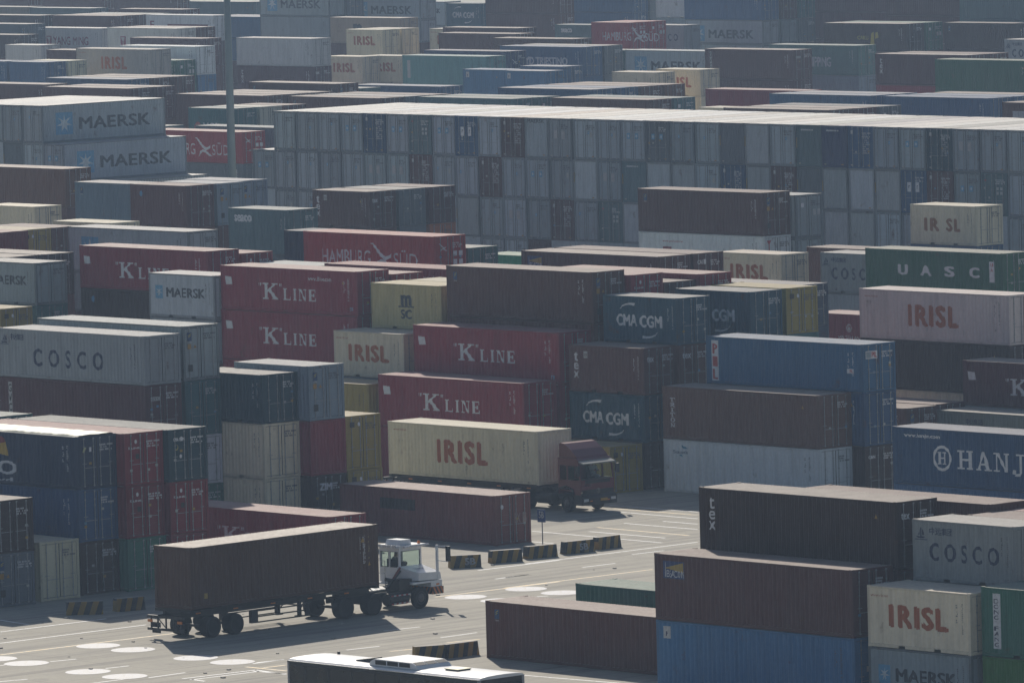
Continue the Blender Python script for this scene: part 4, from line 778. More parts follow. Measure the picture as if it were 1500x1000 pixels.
        e.rect(.28, .52, .95, 1.22, (.40, .22, .04)); e.poly([(0, 0), (1, 0), (.5, 1)], .68, .88, 1.0, 1.18, (.40, .22, .04), 'warning_triangle', 'tri'); e.rect(.30, .60, H - .85, H - .50, (.03, .03, .03))
    elif key == 'gvc': s.rect(.62, .95, .28, 1.9, (.5, .5, .5)); s.vtext('GVC', .68, .90, .32, 1.86, (.03, .02, .02), bold=.03); e.rect(.35, .95, .62, .82, (.5, .5, .5)); e.text('GVC', .40, .90, .65, .79, (.03, .02, .02), .03, 1.5)
    elif key == 'zim': e.text('ZIM', .55, 1.4, .42, .80, WHT, .05)
    elif key == 'cai': e.text('CAI', .30, .72, .40, .66, WHT, .03); e.rect(.80, 1.0, .38, .68, WHT)
    elif key == 'cronos': e.text('C&N', .25, .75, .50, .68, WHT, .04)
    elif key == 'cmadoor': e.text('CMA CGM', .3, 1.0, .42, .60, WHT, .04); e._put('swoosh', 'arc3', *arc(rad(100), rad(-100), .02, .2), .3, .6, .75, 1.05, (.5, .4, .08)); e._put('sticker', 'disc', disc(), [tuple(range(16))], .66, .82, 1.25, 1.45, WHT); e._put('sticker', 'disc', disc(), [tuple(range(16))], .72, .9, .38, .6, WHT)
    elif key == 'dongfang': s.rect(.62, 1.08, .25, 2.55, WHT); s.vtext('DONG FANG', .72, .98, .45, 2.5, (.03, .04, .08), bold=.015)
    elif key == 'psign': s.rect(.45, .85, .25, .78, (.55, .55, .55)); s.text('P', .56, .72, .48, .68, (.05, .05, .12), .05)
    elif key == 'patch': s.rect(3.2, 5.9, .55, 1.12, (.035, .028, .027), 'painted_out_panel'); e._put('sticker', 'disc', disc(), [tuple(range(16))], .35, .55, .5, .75, WHT); e.text('EX', 1.3, 1.7, 1.0, 1.5, (.35, .25, .22)); e.rect(1.85, 2.1, 1.0, 1.5, (.35, .25, .22))
    elif key == 'dot': s._put('sticker', 'disc', disc(), [tuple(range(16))], 1.0, 1.3, .45, .85, (.08, .25, .45))
    elif key == 'seaco': s.text('seaco', .95 if L > 7 else .55, 2.75 if L > 7 else 2.3, .42, .88, WHT, .05)
    elif key == 'yml': s.text('www.yml.com.tw', 2.3, 4.3, .50, .68, REDT); s.rect(2.3, 3.2, .95, 1.6, (.25, .05, .07)); e.poly([(0, 1), (1, 1), (.6, .6), (.6, 0), (.4, 0), (.4, .6)], .2, .6, .3, .95, REDT, 'emblem', 'ypoly')
    elif key in ('ym', 'ymi'):
        x = 2.2; s.rect(x, x + .9, .95, 2.1, (.30, .05, .09), 'emblem'); s.poly([(0, 1), (1, 1), (.62, .5), (.62, 0), (.38, 0), (.38, .5)], x + .12, x + .78, 1.05, 2.0, (.55, .55, .55), 'emblem', 'yp')
        if key == 'ym': s.text('YANG MING', 3.4, 9.7, 1.0, 1.95, (.30, .06, .10), .02)
    elif key == 'ymlban': s.rect(3.8, 11.0, 1.05, 2.3, (.18, .04, .06), 'banner'); s.text('YML', 4.6, 6.5, 1.25, 2.0, WHT, .05); s.text('E', .7, 1.4, .7, 1.6, (.28, .06, .10), .02)
    elif key == 'mol': s._put('emblem', 'disc', disc(), [tuple(range(16))], .75, 1.6, 1.2, 2.05, (.5, .12, .12)); s.text('MOL', 1.9, 4.0, 1.25, 2.0, WHT, .03)
    elif key == 'llt': s.text('LLOYD TRIESTINO', 2.0, 9.8, 1.05, 1.85, WHT, .05)
    elif key == 'bird': e.polys(BIRD, .5, 1.3, .8, 1.3, WHT, 'bird')
    elif key == 'shipping': s.text('CHINA SHIPPING', 2.1, 8.4, 1.15, 2.1, WHT, .02)
    elif key == 'caru': s.text('CARU', 4.9, 6.5, 1.3, 1.7, (.30, .28, .05), .03); s.polys([[(0, 0), (.5, .1), (.4, 1), (.1, .9)], [(.55, .5), (1, .6), (.9, 1), (.6, .95)]], 6.8, 8.0, .9, 2.3, (.45, .38, .05), 'caru')
    elif key == 'pds': s.text('nds', 4.4, 8.0, 1.5, 2.6, WHT, .06)
    elif key == 'magellan': s._put('emblem', 'ring', *ring(20, .36, .5), 3.0, 3.5, .62, 1.12, WHT); s.poly([(.1, 0), (.9, 0), (.5, 1)], 3.12, 3.38, .72, 1.0, WHT, 'emblem', 'tri'); s.serif('HAKELLAN'.replace('K', 'E'), 2.3, 4.2, 1.35, 1.6, WHT) if 0 else s.text('MAGELLAN', 2.3, 4.2, 1.35, 1.62, WHT, .01)
    elif key == 'stripv': s.rect(.7, 1.1, .5, 2.2, (.5, .5, .5))
    elif key == 'paneldoor': e.rect(.45, .72, .55, .85, WHT); e.rect(1.55, 1.82, 1.0, 1.4, (.5, .5, .5)); e.rect(1.95, 2.2, 1.0, 1.4, (.5, .5, .5))
    elif key == 'panelside': s.rect(1.1, 2.6, .7, 1.6, (.4, .4, .45))
MARK = dict(kline='white slab lettering and small flag', klineu='white slab lettering and web address', url='small white web address', irisl='wide orange lettering', irsl='orange lettering missing a letter',
 maersk='blue star panel and dark lettering', sealand='star panel and two dark words', cosco='dark blue lettering', chinese='small dark characters', cma='white lettering and swooshes', texv='small vertical white word',
 uasc='four spaced white letters', pil='red letters on a white strip', triton='vertical white serif word', seacastle='small blue wordmark', hanjin='circle emblem and white lettering', ham='white bird emblem and lettering',
 beacon='lighthouse sticker', po='flag emblem and white lettering', msc='dark square lettering', mscside='dark letter', mscdoor='dark square door mark', kdoor='small white door lettering', flor='small blue sticker', flordoor='blue sticker on its door',
 gvc='white strip with dark letters', zim='white three letter door mark', cai='white door mark', cronos='white door initials', cmadoor='yellow crescent on its door', dongfang='white vertical strip', psign='white square plate', patch='dark painted out panel',
 dot='round blue sticker', seaco='white lower case word', yml='small maroon web address', ym='maroon lettering', ymi='maroon symbol', ymlban='maroon banner', mol='round red emblem', llt='block white lettering', bird='white bird on its door',
 shipping='white lettering', caru='yellow lettering', pds='blocky white letters', magellan='small ring emblem', stripv='pale strip', paneldoor='pale door plates', panelside='pale patch', iddoor='white stencil marks', texdoor='white word on its door')
TIERW = {1: ['single'], 2: ['top', 'ground'], 3: ['top', 'middle', 'ground'], 4: ['top', 'second', 'third', 'ground'], 5: ['top', 'second', 'third', 'fourth', 'ground']}
def tint(c, r):
    k = r.uniform(.90, 1.12); return tuple(min(1, x * k * r.uniform(.97, 1.03)) for x in c)
def container(Lk, hk, cname, lg, endt, rnd, loc, rz, label, group=None, flip=False, simplebars=False):
    L = Ls[Lk]; H = Hs[hk]; M = TMESH[Lk, hk]
    loc = (loc[0] + rnd.uniform(-.025, .025), loc[1] + rnd.uniform(-.02, .02), loc[2]); rz += rnd.uniform(-.0015, .0015)
    if group and 'wall' in group: loc = (loc[0], loc[1] + rnd.uniform(-.05, .05), loc[2])
    P = empty('shipping_container', loc, rz); tag(P, label, 'container', group)
    c = tint(COL[cname], rnd)
    if group and 'wall' in group: q_ = rnd.uniform(.74, 1.12); c = tuple(x * q_ for x in c)
    put('frame', M['frame'], P, color=tuple(x * (.50 if sum(c) > .5 and cname in ('grey', 'lightgrey', 'wallgrey') else .85) for x in c))
    put('side_panel', M['side'], P, color=c); put('side_panel', M['side'], P, rot=(0, 0, pi), color=c)
    put('roof_panel', M['roof'], P, color=c)
    put('end_panel', M['end'], P, color=c)
    if endt == 'd':
        dc = tuple(x * .95 for x in c); put('door_gasket', M['gasket'], P)
        for k in (0, 1):
            if k == 0: d = put('door', M['door'], P, color=dc)
            else: d = put('door', MIRD(Lk, hk), P, color=dc)
            put('locking_bars', M['bars'] if k == 0 else MIRB(Lk, hk), d, color=c)
    else: put('end_panel', M['end'], P, rot=(0, 0, pi), color=c)
    lum = sum(c) / 3
    sc = WHT if lum < .2 else (.10, .10, .11)
    if lg: logo(P, lg, L, H, hk, flip, rnd)
    if lg not in ('patch',):
        if endt == 'd': stencil_part('door', P, L, H, c=sc, seed=rnd.randint(0, 3))
        if rnd.random() < .8: stencil_part('side', P, L, H, flip, c=sc, seed=rnd.randint(0, 3))
    e = Side(P, L, H, 'end'); s = Side(P, L, H, 'side', flip)
    if endt == 'd' and lum < .25:
        for k in range(rnd.randint(1, 3)):
            x = rnd.choice((.3, .7, 1.4, 1.9)); z = rnd.uniform(.95, 1.9); e.rect(x, x + .16, z, z + .12, rnd.choice(((.4, .4, .4), (.45, .45, .42), (.4, .25, .05), (.12, .25, .4))))
    if rnd.random() < .35 and lum < .25:
        x = L - rnd.choice((1.1, 1.4)); s.poly([(0, 0), (1, 0), (.5, 1)], x, x + .22, .55, .78, (.42, .24, .04), 'warning_triangle', 'tri')
    return P
_md = {}
def MIRD(Lk, hk):
    k = ('d', Lk, hk)
    if k not in _md:
        m_ = MB(); T = TM[Lk, hk]['door']; m_.v = [(x, -y, z) for x, y, z in T.v]; m_.f = [tuple(reversed(f)) for f in T.f]; _md[k] = m_.mesh('door', STEEL)
    return _md[k]
def MIRB(Lk, hk):
    k = ('b', Lk, hk)
    if k not in _md:
        m_ = MB(); T = TM[Lk, hk]['bars']; m_.v = [(x, -y, z) for x, y, z in T.v]; m_.f = [tuple(reversed(f)) for f in T.f]; _md[k] = m_.mesh('locking_bars', GALV)
    return _md[k]
# joined stacks: everything beyond the 300 or so containers that show largest
JV = []; JF = []; JC = []
def join(Lk, hk, cname, loc, rz, detail):
    L = Ls[Lk]; H = Hs[hk]; c = COL[cname]; ca, sa = cos(rz), sin(rz)
    if detail: parts = [(TM[Lk, hk]['frame'], 0), (TM[Lk, hk]['side'], 0), (TM[Lk, hk]['roof'], 0), (TM[Lk, hk]['door'], 0), (TM[Lk, hk]['door'], 1)]
    else: parts = [(MB().box(-L / 2, L / 2, -W / 2 + .01, W / 2 - .01, .01, H - .01), 0)]
    for T, mir in parts:
        n = len(JV)
        for x, y, z in T.v:
            if mir: y = -y
            JV.append((loc[0] + x * ca - y * sa, loc[1] + x * sa + y * ca, loc[2] + z))
        for f in T.f: JF.append(tuple(n + i for i in f)); JC.append(c)
# ------------------------------------------------------------------ ground
gm = MB().quad((-5000, -3000, 0), (3000, -3000, 0), (3000, 6000, 0), (-5000, 6000, 0)).build('ground', GROUND); tag(gm, 'pale concrete container yard', kind='structure')
# ------------------------------------------------------------------ the stacks
def uniq(lbl):
    ws = lbl.split()
    return ' '.join(ws[:16])
POSN = ['', 'next row, ', 'second row back, ', 'third row back, ']
for (Lk, U, V_, hs, tiers, loc, j, flags) in STACKS:
    hs = ['h' if q else 's' for q in hs]
    zt = sum(Hs[h] for h in hs); n = len(hs); L = Ls[Lk]
    for k, (h, tr_) in enumerate(zip(hs, tiers.split())):
        cname, lg, en = tr_.split('.')
        rnd = random.Random(hash((round(U, 1), round(V_, 1), k)) & 0xffff if 0 else int(abs(U * 37 + V_ * 91 + k * 13)))
        z = zt - Hs[h]; zt = z
        pos = (U - L / 2, V_ + W / 2, z)
        if flags[k] == 2:
            tw = TIERW[n][k]; prep = loc.split()[0] in ('rising', 'before', 'directly', 'just', 'at', 'in', 'on', 'alone', 'between', 'behind', 'beside', 'left', 'right', 'below', 'above', 'upper', 'centre', 'half')
            size = 'short ' if Lk == 20 else 'long '
            if k == 0 or prep or j > 0: opts = ['%s %s container with %s, %s%s' % (tw, CNAME[cname], MARK[lg], POSN[j], loc)] if lg in MARK and (k > 0 and prep) else []; opts += ['%s %s%s container, %s%s' % (tw, size, CNAME[cname], POSN[j], loc), '%s %s container, %s%s' % (tw, CNAME[cname], POSN[j], loc), '%s %s box, %s%s' % (tw, CNAME[cname].split()[-1], POSN[j], loc)]
            else:
                lw = ['', 'one', 'two', 'three', 'four'][k]
                opts = ['%s%s container %s below the %s%s' % (size, CNAME[cname], lw, POSN[j], loc), '%s container %s below the %s%s' % (CNAME[cname], lw, POSN[j], loc)]
            lab = next((q for q in opts if len(q.split()) <= 16), opts[-1])
            container(Lk, h, cname, lg, en, rnd, pos, 0, uniq(lab), 'containers stacked in the yard')
        else: join(Lk, h, cname, pos, 0, flags[k] == 1)
# the two blocks stacked the other way round: doors face the camera's left
KINDS = dict(g=('wallgrey', '', 'd', 'grey doors'), s=('wallgrey', 'stars', 'd', 'grey doors with two star stickers'), p=('wallgrey', 'plates', 'd', 'grey doors with two pale plates'), c=('lightgrey', '', 'f', 'pale corrugated end'),
 k=('slate', '', 'f', 'dark grey corrugated end'), b=('midblue', 'id', 'd', 'blue doors'), B=('midblue', 'plates2', 'd', 'blue doors with two white signs'), m=('maroonbrown', 'id', 'd', 'maroon brown doors'),
 n=('navyteal', 'id', 'd', 'dark teal doors'), t=('tealgrey', 'band', 'f', 'teal grey corrugated end with white word'), u=('darkblue', 'band', 'f', 'navy corrugated end with white word'), v=('wallgrey', 'vm', 'f', 'grey corrugated end with dark word'),
 x=('wallgrey', 'dirty', 'd', 'stained grey doors'), X=('slate', 'stars', 'd', 'dirty dark grey doors with star stickers'), q=('tealgrey', 'squares', 'd', 'teal grey doors with white squares'), M=('maroonbrown', '', 'f', 'maroon corrugated end'))
ORD = ['zeroth', 'first', 'second', 'third', 'fourth', 'fifth', 'sixth', 'seventh', 'eighth', 'ninth', 'tenth', 'eleventh', 'twelfth', 'thirteenth', 'fourteenth', 'fifteenth', 'sixteenth', 'seventeenth', 'eighteenth', 'nineteenth', 'twentieth',
       'twenty first', 'twenty second', 'twenty third', 'twenty fourth', 'twenty fifth', 'twenty sixth', 'twenty seventh', 'twenty eighth', 'twenty ninth', 'thirtieth', 'thirty first', 'thirty second', 'thirty third', 'thirty fourth', 'thirty fifth']
ROWN = ['top', 'second', 'third', 'fourth', 'bottom']
def wall_cell(k0, code, Uc, Vc, z, label, flag, side_logo=None):
    cname, lg, en, desc = KINDS[code]; rnd = random.Random(k0)
    if flag != 2: join(40, 'h', cname, (Uc, Vc, z), -pi / 2, flag == 1); return
    P = container(40, 'h', cname, side_logo or '', en, rnd, (Uc, Vc, z), -pi / 2, label, 'containers of the long grey wall', flip=bool(side_logo))
    e = Side(P, Ls[40], Hs['h'], 'end')
    def stick(x, zt, s_=.26):
        e.rect(x, x + s_, zt, zt + s_ * 1.25, LBL, 'star_sticker'); e._put('star_sticker', 'star', *star7(), x + .02, x + s_ - .02, zt + .03, zt + s_ * 1.25 - .03, (.6, .65, .68))
    if lg == 'stars': stick(.62, .92, .32); stick(1.45, .92, .32)
    elif lg == '' and code == 'g':
        if rnd.random() < .75: stick(rnd.choice((.5, .85, 1.5)), rnd.uniform(.7, 1.1), .16)
        if rnd.random() < .35: e.rect(1.75, 1.95, .95, 1.3, (.42, .42, .40))
    elif lg == 'plates': e.rect(.62, .98, .85, 1.45, (.42, .41, .42)); e.rect(1.42, 1.78, .88, 1.48, (.42, .41, .42))
    elif lg == 'plates2':
        for x in (.62, 1.4): e.rect(x, x + .36, .80, 1.45, WHT); e.text('r', x + .12, x + .26, 1.0, 1.25, (.02, .03, .08), .03)
    elif lg == 'band': e.text('CRONOS' if code == 't' else 'UNITAS', .45, 1.95, .25, .42, WHT, .03) if 0 else e.polys(stencil(5, 1, 1, 1, .95, .035), .5, 1.95, .28, .44, WHT, 'band', 'stencil_marks')
    elif lg == 'vm': e.text('MAERSK', .3, 2.1, .12, .38, (.08, .09, .1), .02)
    elif lg == 'squares':
        for x in (1.45, 1.80):
            for zz in (.95, 1.25): e.rect(x, x + .22, zz, zz + .20, (.45, .47, .47))
        e.rect(.35, .55, .45, .55, (.4, .1, .1))
    if lg == 'id' : e.polys(stencil(rnd.randint(0, 9), 1, 1, 8, .7, .09), 1.45, 2.15, .75, 1.9, (.45, .45, .47), ('wid', rnd.randint(0, 3)), 'stencil_marks'); e.rect(.3, .5, .30, .55, (.5, .5, .5))
    if en == 'f' and rnd.random() < .5: e.rect(.02, .10, .9, 1.6, (.30, .20, .05), 'yellow_post_mark')
    e.rect(.25, .42, 2.62, 2.70, (.45, .43, .40)); 
    if rnd.random() < .5: e.rect(1.9, 2.1, 2.62, 2.69, (.40, .22, .06))
for r_, (start, codes) in enumerate(WALL):
    for i, code in enumerate(codes.split()):
        k = start + i; U1 = -431.84 + k * 2.5137 + W; z = 14.48 - Hs['h'] * (r_ + 1)
        lab = '%s, %s column, %s row of the long grey wall' % (KINDS[code][3], ORD[k + 2].replace(' ', '-'), ROWN[r_])
        wall_cell(1000 + r_ * 60 + k, code, U1 - W / 2, 365.92 + 12.192 / 2, z, lab, WFLAG[r_][i])
for r_, (start, codes) in enumerate(MBLOCK):
    for i, code in enumerate(codes.split()):
        k = start + i; U1 = -457.85 + k * 2.45; z = 14.48 - Hs['h'] * (r_ + 1); last = i == len(codes.split()) - 1
        lab = ('grey container with star panel on its long side, %s tier at upper left' % ROWN[r_]) if last else '%s, %s from the right end, %s row of the upper left block' % (KINDS[code][3], ORD[len(codes.split()) - i], ROWN[r_])
        wall_cell(3000 + r_ * 60 + k, code, U1 - W / 2, 364.8 + 12.192 / 2, z, lab, MFLAG[r_][i], 'maersk' if last else None)
# joined remainder
me = bpy.data.meshes.new('distant_containers'); me.from_pydata(JV, [], JF); me.update(); me.materials.append(STEELV)
at = me.attributes.new('paint', 'FLOAT_COLOR', 'FACE')
buf = []
for c in JC: buf += [c[0], c[1], c[2], 1.0]
at.data.foreach_set('color', buf)
o = put('stacked_containers', me); tag(o, 'further containers stacked beneath and between the larger ones', kind='stuff')
# ------------------------------------------------------------------ paint on the yard surface
ZM = .004
def strip(mb, a, b, w, z=ZM):
    a = Vector((*a, 0)); b = Vector((*b, 0)); d = (b - a).normalized(); n_ = Vector((-d.y, d.x, 0)) * w / 2
    mb.quad(*[(p.x, p.y, z) for p in (a - n_, b - n_, b + n_, a + n_)])
wm = MB(); ym = MB()
for a, b in WLINES: strip(wm, a, b, .16)
for a, b in YLINES: strip(ym, a, b, .22)
for u_ in (-284.9, -279.1, -275.6, -271.2, -262.5):          # lane lines carried on beyond the frame and under the load
    strip(wm, (u_, 150), (u_, 213.2), .14)
tag(wm.build('white_road_markings', LW), 'white lane and bay lines on the yard', kind='structure')
tag(ym.build('yellow_road_markings', LY), 'worn yellow lane lines on the yard', kind='structure')
dm = MB(); n = 40
dm.v = [(1.02 * cos(2 * pi * i / n), 1.02 * sin(2 * pi * i / n), ZM * 2) for i in range(n)]; dm.f = [tuple(range(n))]; dme = dm.mesh('painted_disc', DISC)
for x, y in DISCS: tag(put('painted_disc', dme, loc=(x, y, 0)), kind='structure')
# darker patches: oil, tyre sweeps (their own shapes, as worn in)
# ------------------------------------------------------------------ striped barriers
m, t, b = newmat('barrier_stripes')
tc = N(t, 'ShaderNodeTexCoord'); sp = t.nodes.new('ShaderNodeSeparateXYZ'); t.links.new(tc.outputs['Object'], sp.inputs[0])
sl_ = math_(t, 'ADD', sp.outputs[0], math_(t, 'MULTIPLY', sp.outputs[2], -.35))
fr = math_(t, 'FRACT', math_(t, 'MULTIPLY', math_(t, 'ADD', sl_, 20.08), 1.75), 0)
n_ = N(t, 'ShaderNodeTexNoise', inp={'Scale': 4, 'Detail': 5}); t.links.new(tc.outputs['Object'], n_.inputs[0])
st = mixc(t, ramp(t, fr, .49, .51), (.032, .036, .038), (.30, .185, .04))
st = mixc(t, ramp(t, n_.outputs[0], .45, .8, 0, .45), st, (.16, .15, .13)); t.links.new(st, b.inputs['Base Color']); b.inputs['Roughness'].default_value = .8
STRIPE = m
def barrier(a, b, label, mark=False):
    a = Vector((*a, 0)); b = Vector((*b, 0)); L = (b - a).length; c = (a + b) / 2 + Vector((-.25, 0, 0)); rz = math.atan2(b.y - a.y, b.x - a.x)
    P = empty('concrete_barrier', c, rz); tag(P, label, 'barrier', 'striped barriers along the truck lane')
    bd = MB(); h = .62
    prof = [(-.28, .0), (.28, .0), (.17, h), (-.17, h)]
    n = len(bd.v); x0, x1 = -L / 2, L / 2
    bd.v += [(x0, y, z) for y, z in prof] + [(x1, y, z) for y, z in prof]
    bd.f += [(0, 1, 2, 3), (7, 6, 5, 4), (0, 4, 5, 1), (2, 6, 7, 3), (1, 5, 6, 2), (0, 3, 7, 4)]
    o = bd.build('block', STRIPE, P)
    put('top_face', MB().quad((x0 + .01, -.165, h + .003), (x1 - .01, -.165, h + .003), (x1 - .01, .165, h + .003), (x0 + .01, .165, h + .003)).mesh('top_face', CONC), P)
    if mark:
        V, Fc = text_mesh('5B', .04); tm = bpy.data.meshes.new('lettering'); q = math.atan2(.11, h)
        tm.from_pydata([(-.05 + v[0] * .55, -.285 + .02 + .11 * ((.14 + v[1] * .34) / h) - .012 - .012, .14 + v[1] * .34) for v in V], [], Fc); tm.materials.append(PRINT)
        put('lettering', tm, P, color=WHT)
for a, b, lab, mk in BARRIERS: barrier(a, b, lab, mk)
# ------------------------------------------------------------------ lane sign
sx, sy = SIGN
P = empty('lane_sign', (sx, sy, 0), rad(8)); tag(P, 'small blue lane number sign on a thin post by the striped barriers', 'sign')
MB().tube((0, 0, 0), (0, 0, 1.55), .03).build('post', GALV, P); MB().box(-.22, .22, -.22, .22, 0, .05).build('base_plate', CONC, P)
BLUEP = simple('sign_blue', (.03, .07, .20), .4)
bd = MB().box(-.26, .26, -.055, -.03, 1.3, 1.95).build('board', BLUEP, P)
V, Fc = text_mesh('5B', .04); tm = bpy.data.meshes.new('lettering'); tm.from_pydata([(-.17 + v[0] * .34, -.06, 1.50 + v[1] * .36) for v in V], [], Fc); tm.materials.append(PRINT); put('lettering', tm, bd, color=WHT)
# ------------------------------------------------------------------ wheels
def wheel(name, P, x, y, r, w_, side, dual=False):
    """side -1: outer face towards -y"""
    o = MB().lathe((x, y, r), (0, side, 0), [(-w_ / 2, r * .80), (-w_ / 2 + .04, r * .97), (-w_ * .2, r), (w_ * .2, r), (w_ / 2 - .04, r * .97), (w_ / 2, r * .80), (w_ / 2 - .03, r * .62)], 28).build(name, RUBBER, P, smooth=False)
    dep = -.02 if not dual else -.14
    MB().lathe((x, y, r), (0, side, 0), [(w_ / 2 + dep - .05, r * .60), (w_ / 2 + dep, r * .58), (w_ / 2 + dep - .03, r * .46), (w_ / 2 + dep + .02, r * .34), (w_ / 2 + dep + .05, r * .2), (w_ / 2 + dep + .07, r * .08)], 20).build('rim', RIM, o)
    nb = MB()
    for k in range(10):
        a = 2 * pi * k / 10; nb.tube((x + r * .28 * cos(a), y + side * (w_ / 2 + dep), r + r * .28 * sin(a)), (x + r * .28 * cos(a), y + side * (w_ / 2 + dep + .05), r + r * .28 * sin(a)), .018, seg=6)
    nb.build('wheel_nuts', CHROME, o)
    return o
def axle(P, x, r, dual=True, track=.98):
    MB().tube((x, -track, r), (x, track, r), .07).build('axle', CHASSIS, P)
    for s_ in (-1, 1): wheel('wheel', P, x, s_ * (track + (0 if dual else .05)), r, .56 if dual else .30, s_, dual)
# ------------------------------------------------------------------ trailers
def trailer(loc, rz, label, deck, axles, legx, guard=True):
    P = empty('container_trailer', loc, rz); tag(P, label, 'trailer')
    f = MB()
    for s_ in (-1, 1):
        f.box(-6.2, 3.2, s_ * .50 - .08, s_ * .50 + .08, deck - .42, deck - .12); f.box(3.2, 6.15, s_ * .50 - .08, s_ * .50 + .08, deck - .24, deck - .12)
    for x in [-6.1 + i * 1.02 for i in range(13)]: f.box(x - .05, x + .05, -.42, .42, deck - .32, deck - .15)
    f.build('chassis_beams', CHASSIS, P)
    for x in (-6.0, -.1, 6.0):
        bb = MB(); bb.box(x - .12, x + .12, -1.2, 1.2, deck - .14, deck - .005); bb.build('bolster', CHASSIS, P)
    for x in axles: axle(P, x, .50)
    for s_ in (-1, 1):
        lg_ = MB(); lg_.box(legx - .08, legx + .08, s_ * .72 - .07, s_ * .72 + .07, .42, deck - .3); lg_.box(legx - .18, legx + .18, s_ * .72 - .15, s_ * .72 + .15, .36, .42); lg_.build('landing_leg', CHASSIS, P)
    lb = MB(); lb.tube((legx, -.72, .9), (legx, .72, .9), .03, seg=6); lb.tube((legx + .6, -.5, deck - .3), (legx, -.72, .62), .03, seg=6); lb.tube((legx + .6, .5, deck - .3), (legx, .72, .62), .03, seg=6); lb.build('leg_braces', CHASSIS, P)
    # rear bumper lattice
    rb = MB(); x = -6.55
    rb.box(x - .06, x + .06, -1.22, 1.22, .42, .54); rb.box(x - .05, x + .05, -1.22, 1.22, 1.0, 1.12)
    for y in (-1.0, -.55, 0, .55, 1.0): rb.box(x - .03, x + .03, y - .03, y + .03, .54, 1.0)
    for y in (-1.0, .0): rb.tube((x, y, .54), (x, y + .55, 1.0), .025, seg=6)
    for s_ in (-1, 1): rb.box(x, -6.1, s_ * .5 - .05, s_ * .5 + .05, deck - .4, deck - .25)
    rb.build('rear_bumper', CHASSIS, P)
    for s_ in (-1, 1): MB().box(x - .09, x - .06, s_ * 1.0 - .16, s_ * 1.0 + .16, .80, .92).build('tail_light', AMBER, P)
    for s_ in (-1, 1): MB().box(-6.3, -6.27, s_ * .95 - .28, s_ * .95 + .28, .25, .75).build('mudflap', RUBBER, P)
    if guard:
        for s_ in (-1, 1):
            g_ = MB()
            for z in (.42, .68, .95): g_.box(-1.9, 1.6, s_ * 1.08 - .02, s_ * 1.08 + .02, z - .03, z + .03)
            g_.box(-2.15, -1.75, s_ * 1.02 - .10, s_ * 1.02 + .10, .40, 1.0); g_.box(1.4, 1.6, s_ * 1.02 - .05, s_ * 1.02 + .05, .40, 1.0)
            g_.build('side_guard', CHASSIS, P)
    for s_ in (-1, 1):
        for k in range(9): MB().box(-5.2 + k * 1.2, -4.9 + k * 1.2, s_ * .585 - .004, s_ * .585 + .004, deck - .30, deck - .24).build('reflector', AMBER, P) if k % 2 == 0 else None
    return P
# dark brown box carried by the white terminal tractor
TC = (-272.96, 230.12, 0); TH = rad(93.4)
trailer(TC, TH, 'flat skeletal trailer under the dark brown container behind the white tractor', 1.40, (-3.25, -4.7), 1.3)
def onto(loc, rz, L, z): return (loc[0], loc[1], z)
cb = container(40, 'h', 'loadbrown', '', 'd', random.Random(5), (TC[0], TC[1], 1.405), TH, 'plain dark brown container riding on the trailer of the white tractor', 'containers on trailers')
sd = Side(cb, Ls[40], Hs['h'], 'side')
# its corrugated end faces the camera's left; markings stand near the cab end of the visible side
sd.polys(stencil(3, 1, 1, 16, .85, .45), 11.2, 11.3, .5, 1.8, WHT, ('cbs', 1), 'stencil_marks'); sd.polys(stencil(4, 1, 1, 10, .8, .5), 11.55, 11.63, .5, 1.6, (.45, .35, .12), ('cbs', 2), 'stencil_marks'); sd.rect(.9, 1.1, 2.2, 2.45, (.40, .26, .05)); sd.poly([(0, 0), (1, 0), (.5, 1)], 11.5, 11.7, 1.65, 1.9, (.42, .24, .04), 'warning_triangle', 'tri')
# ---- the white terminal tractor (x forward, y to its left)
P = empty('terminal_tractor', (TC[0], TC[1], 0), TH); tag(P, 'white terminal tractor with half width cab and striped bumper, pulling the dark brown load', 'truck')
f = MB()
for s_ in (-1, 1): f.box(4.2, 10.15, s_ * .42 - .07, s_ * .42 + .07, .62, .92)
for x in (4.3, 5.4, 7.0, 8.2, 9.6): f.box(x - .06, x + .06, -.35, .35, .66, .88)
f.build('chassis_beams', CHASSIS, P)
axle(P, 5.75, .52); axle(P, 3.9, .52)
MB().tube((8.95, -1.0, .52), (8.95, 1.0, .52), .06).build('axle', CHASSIS, P)
for s_ in (-1, 1): wheel('front_wheel', P, 8.95, s_ * 1.02, .52, .30, s_)
MB().prism([(4.6, .93), (6.2, .93), (6.2, 1.08), (5.9, 1.18), (4.9, 1.18), (4.6, 1.02)], -.45, .45).build('fifth_wheel', CHASSIS, P)
dk = MB(); dk.box(6.35, 8.4, -.30, 1.2, .96, 1.04); dk.build('rear_deck', CHROME, P)
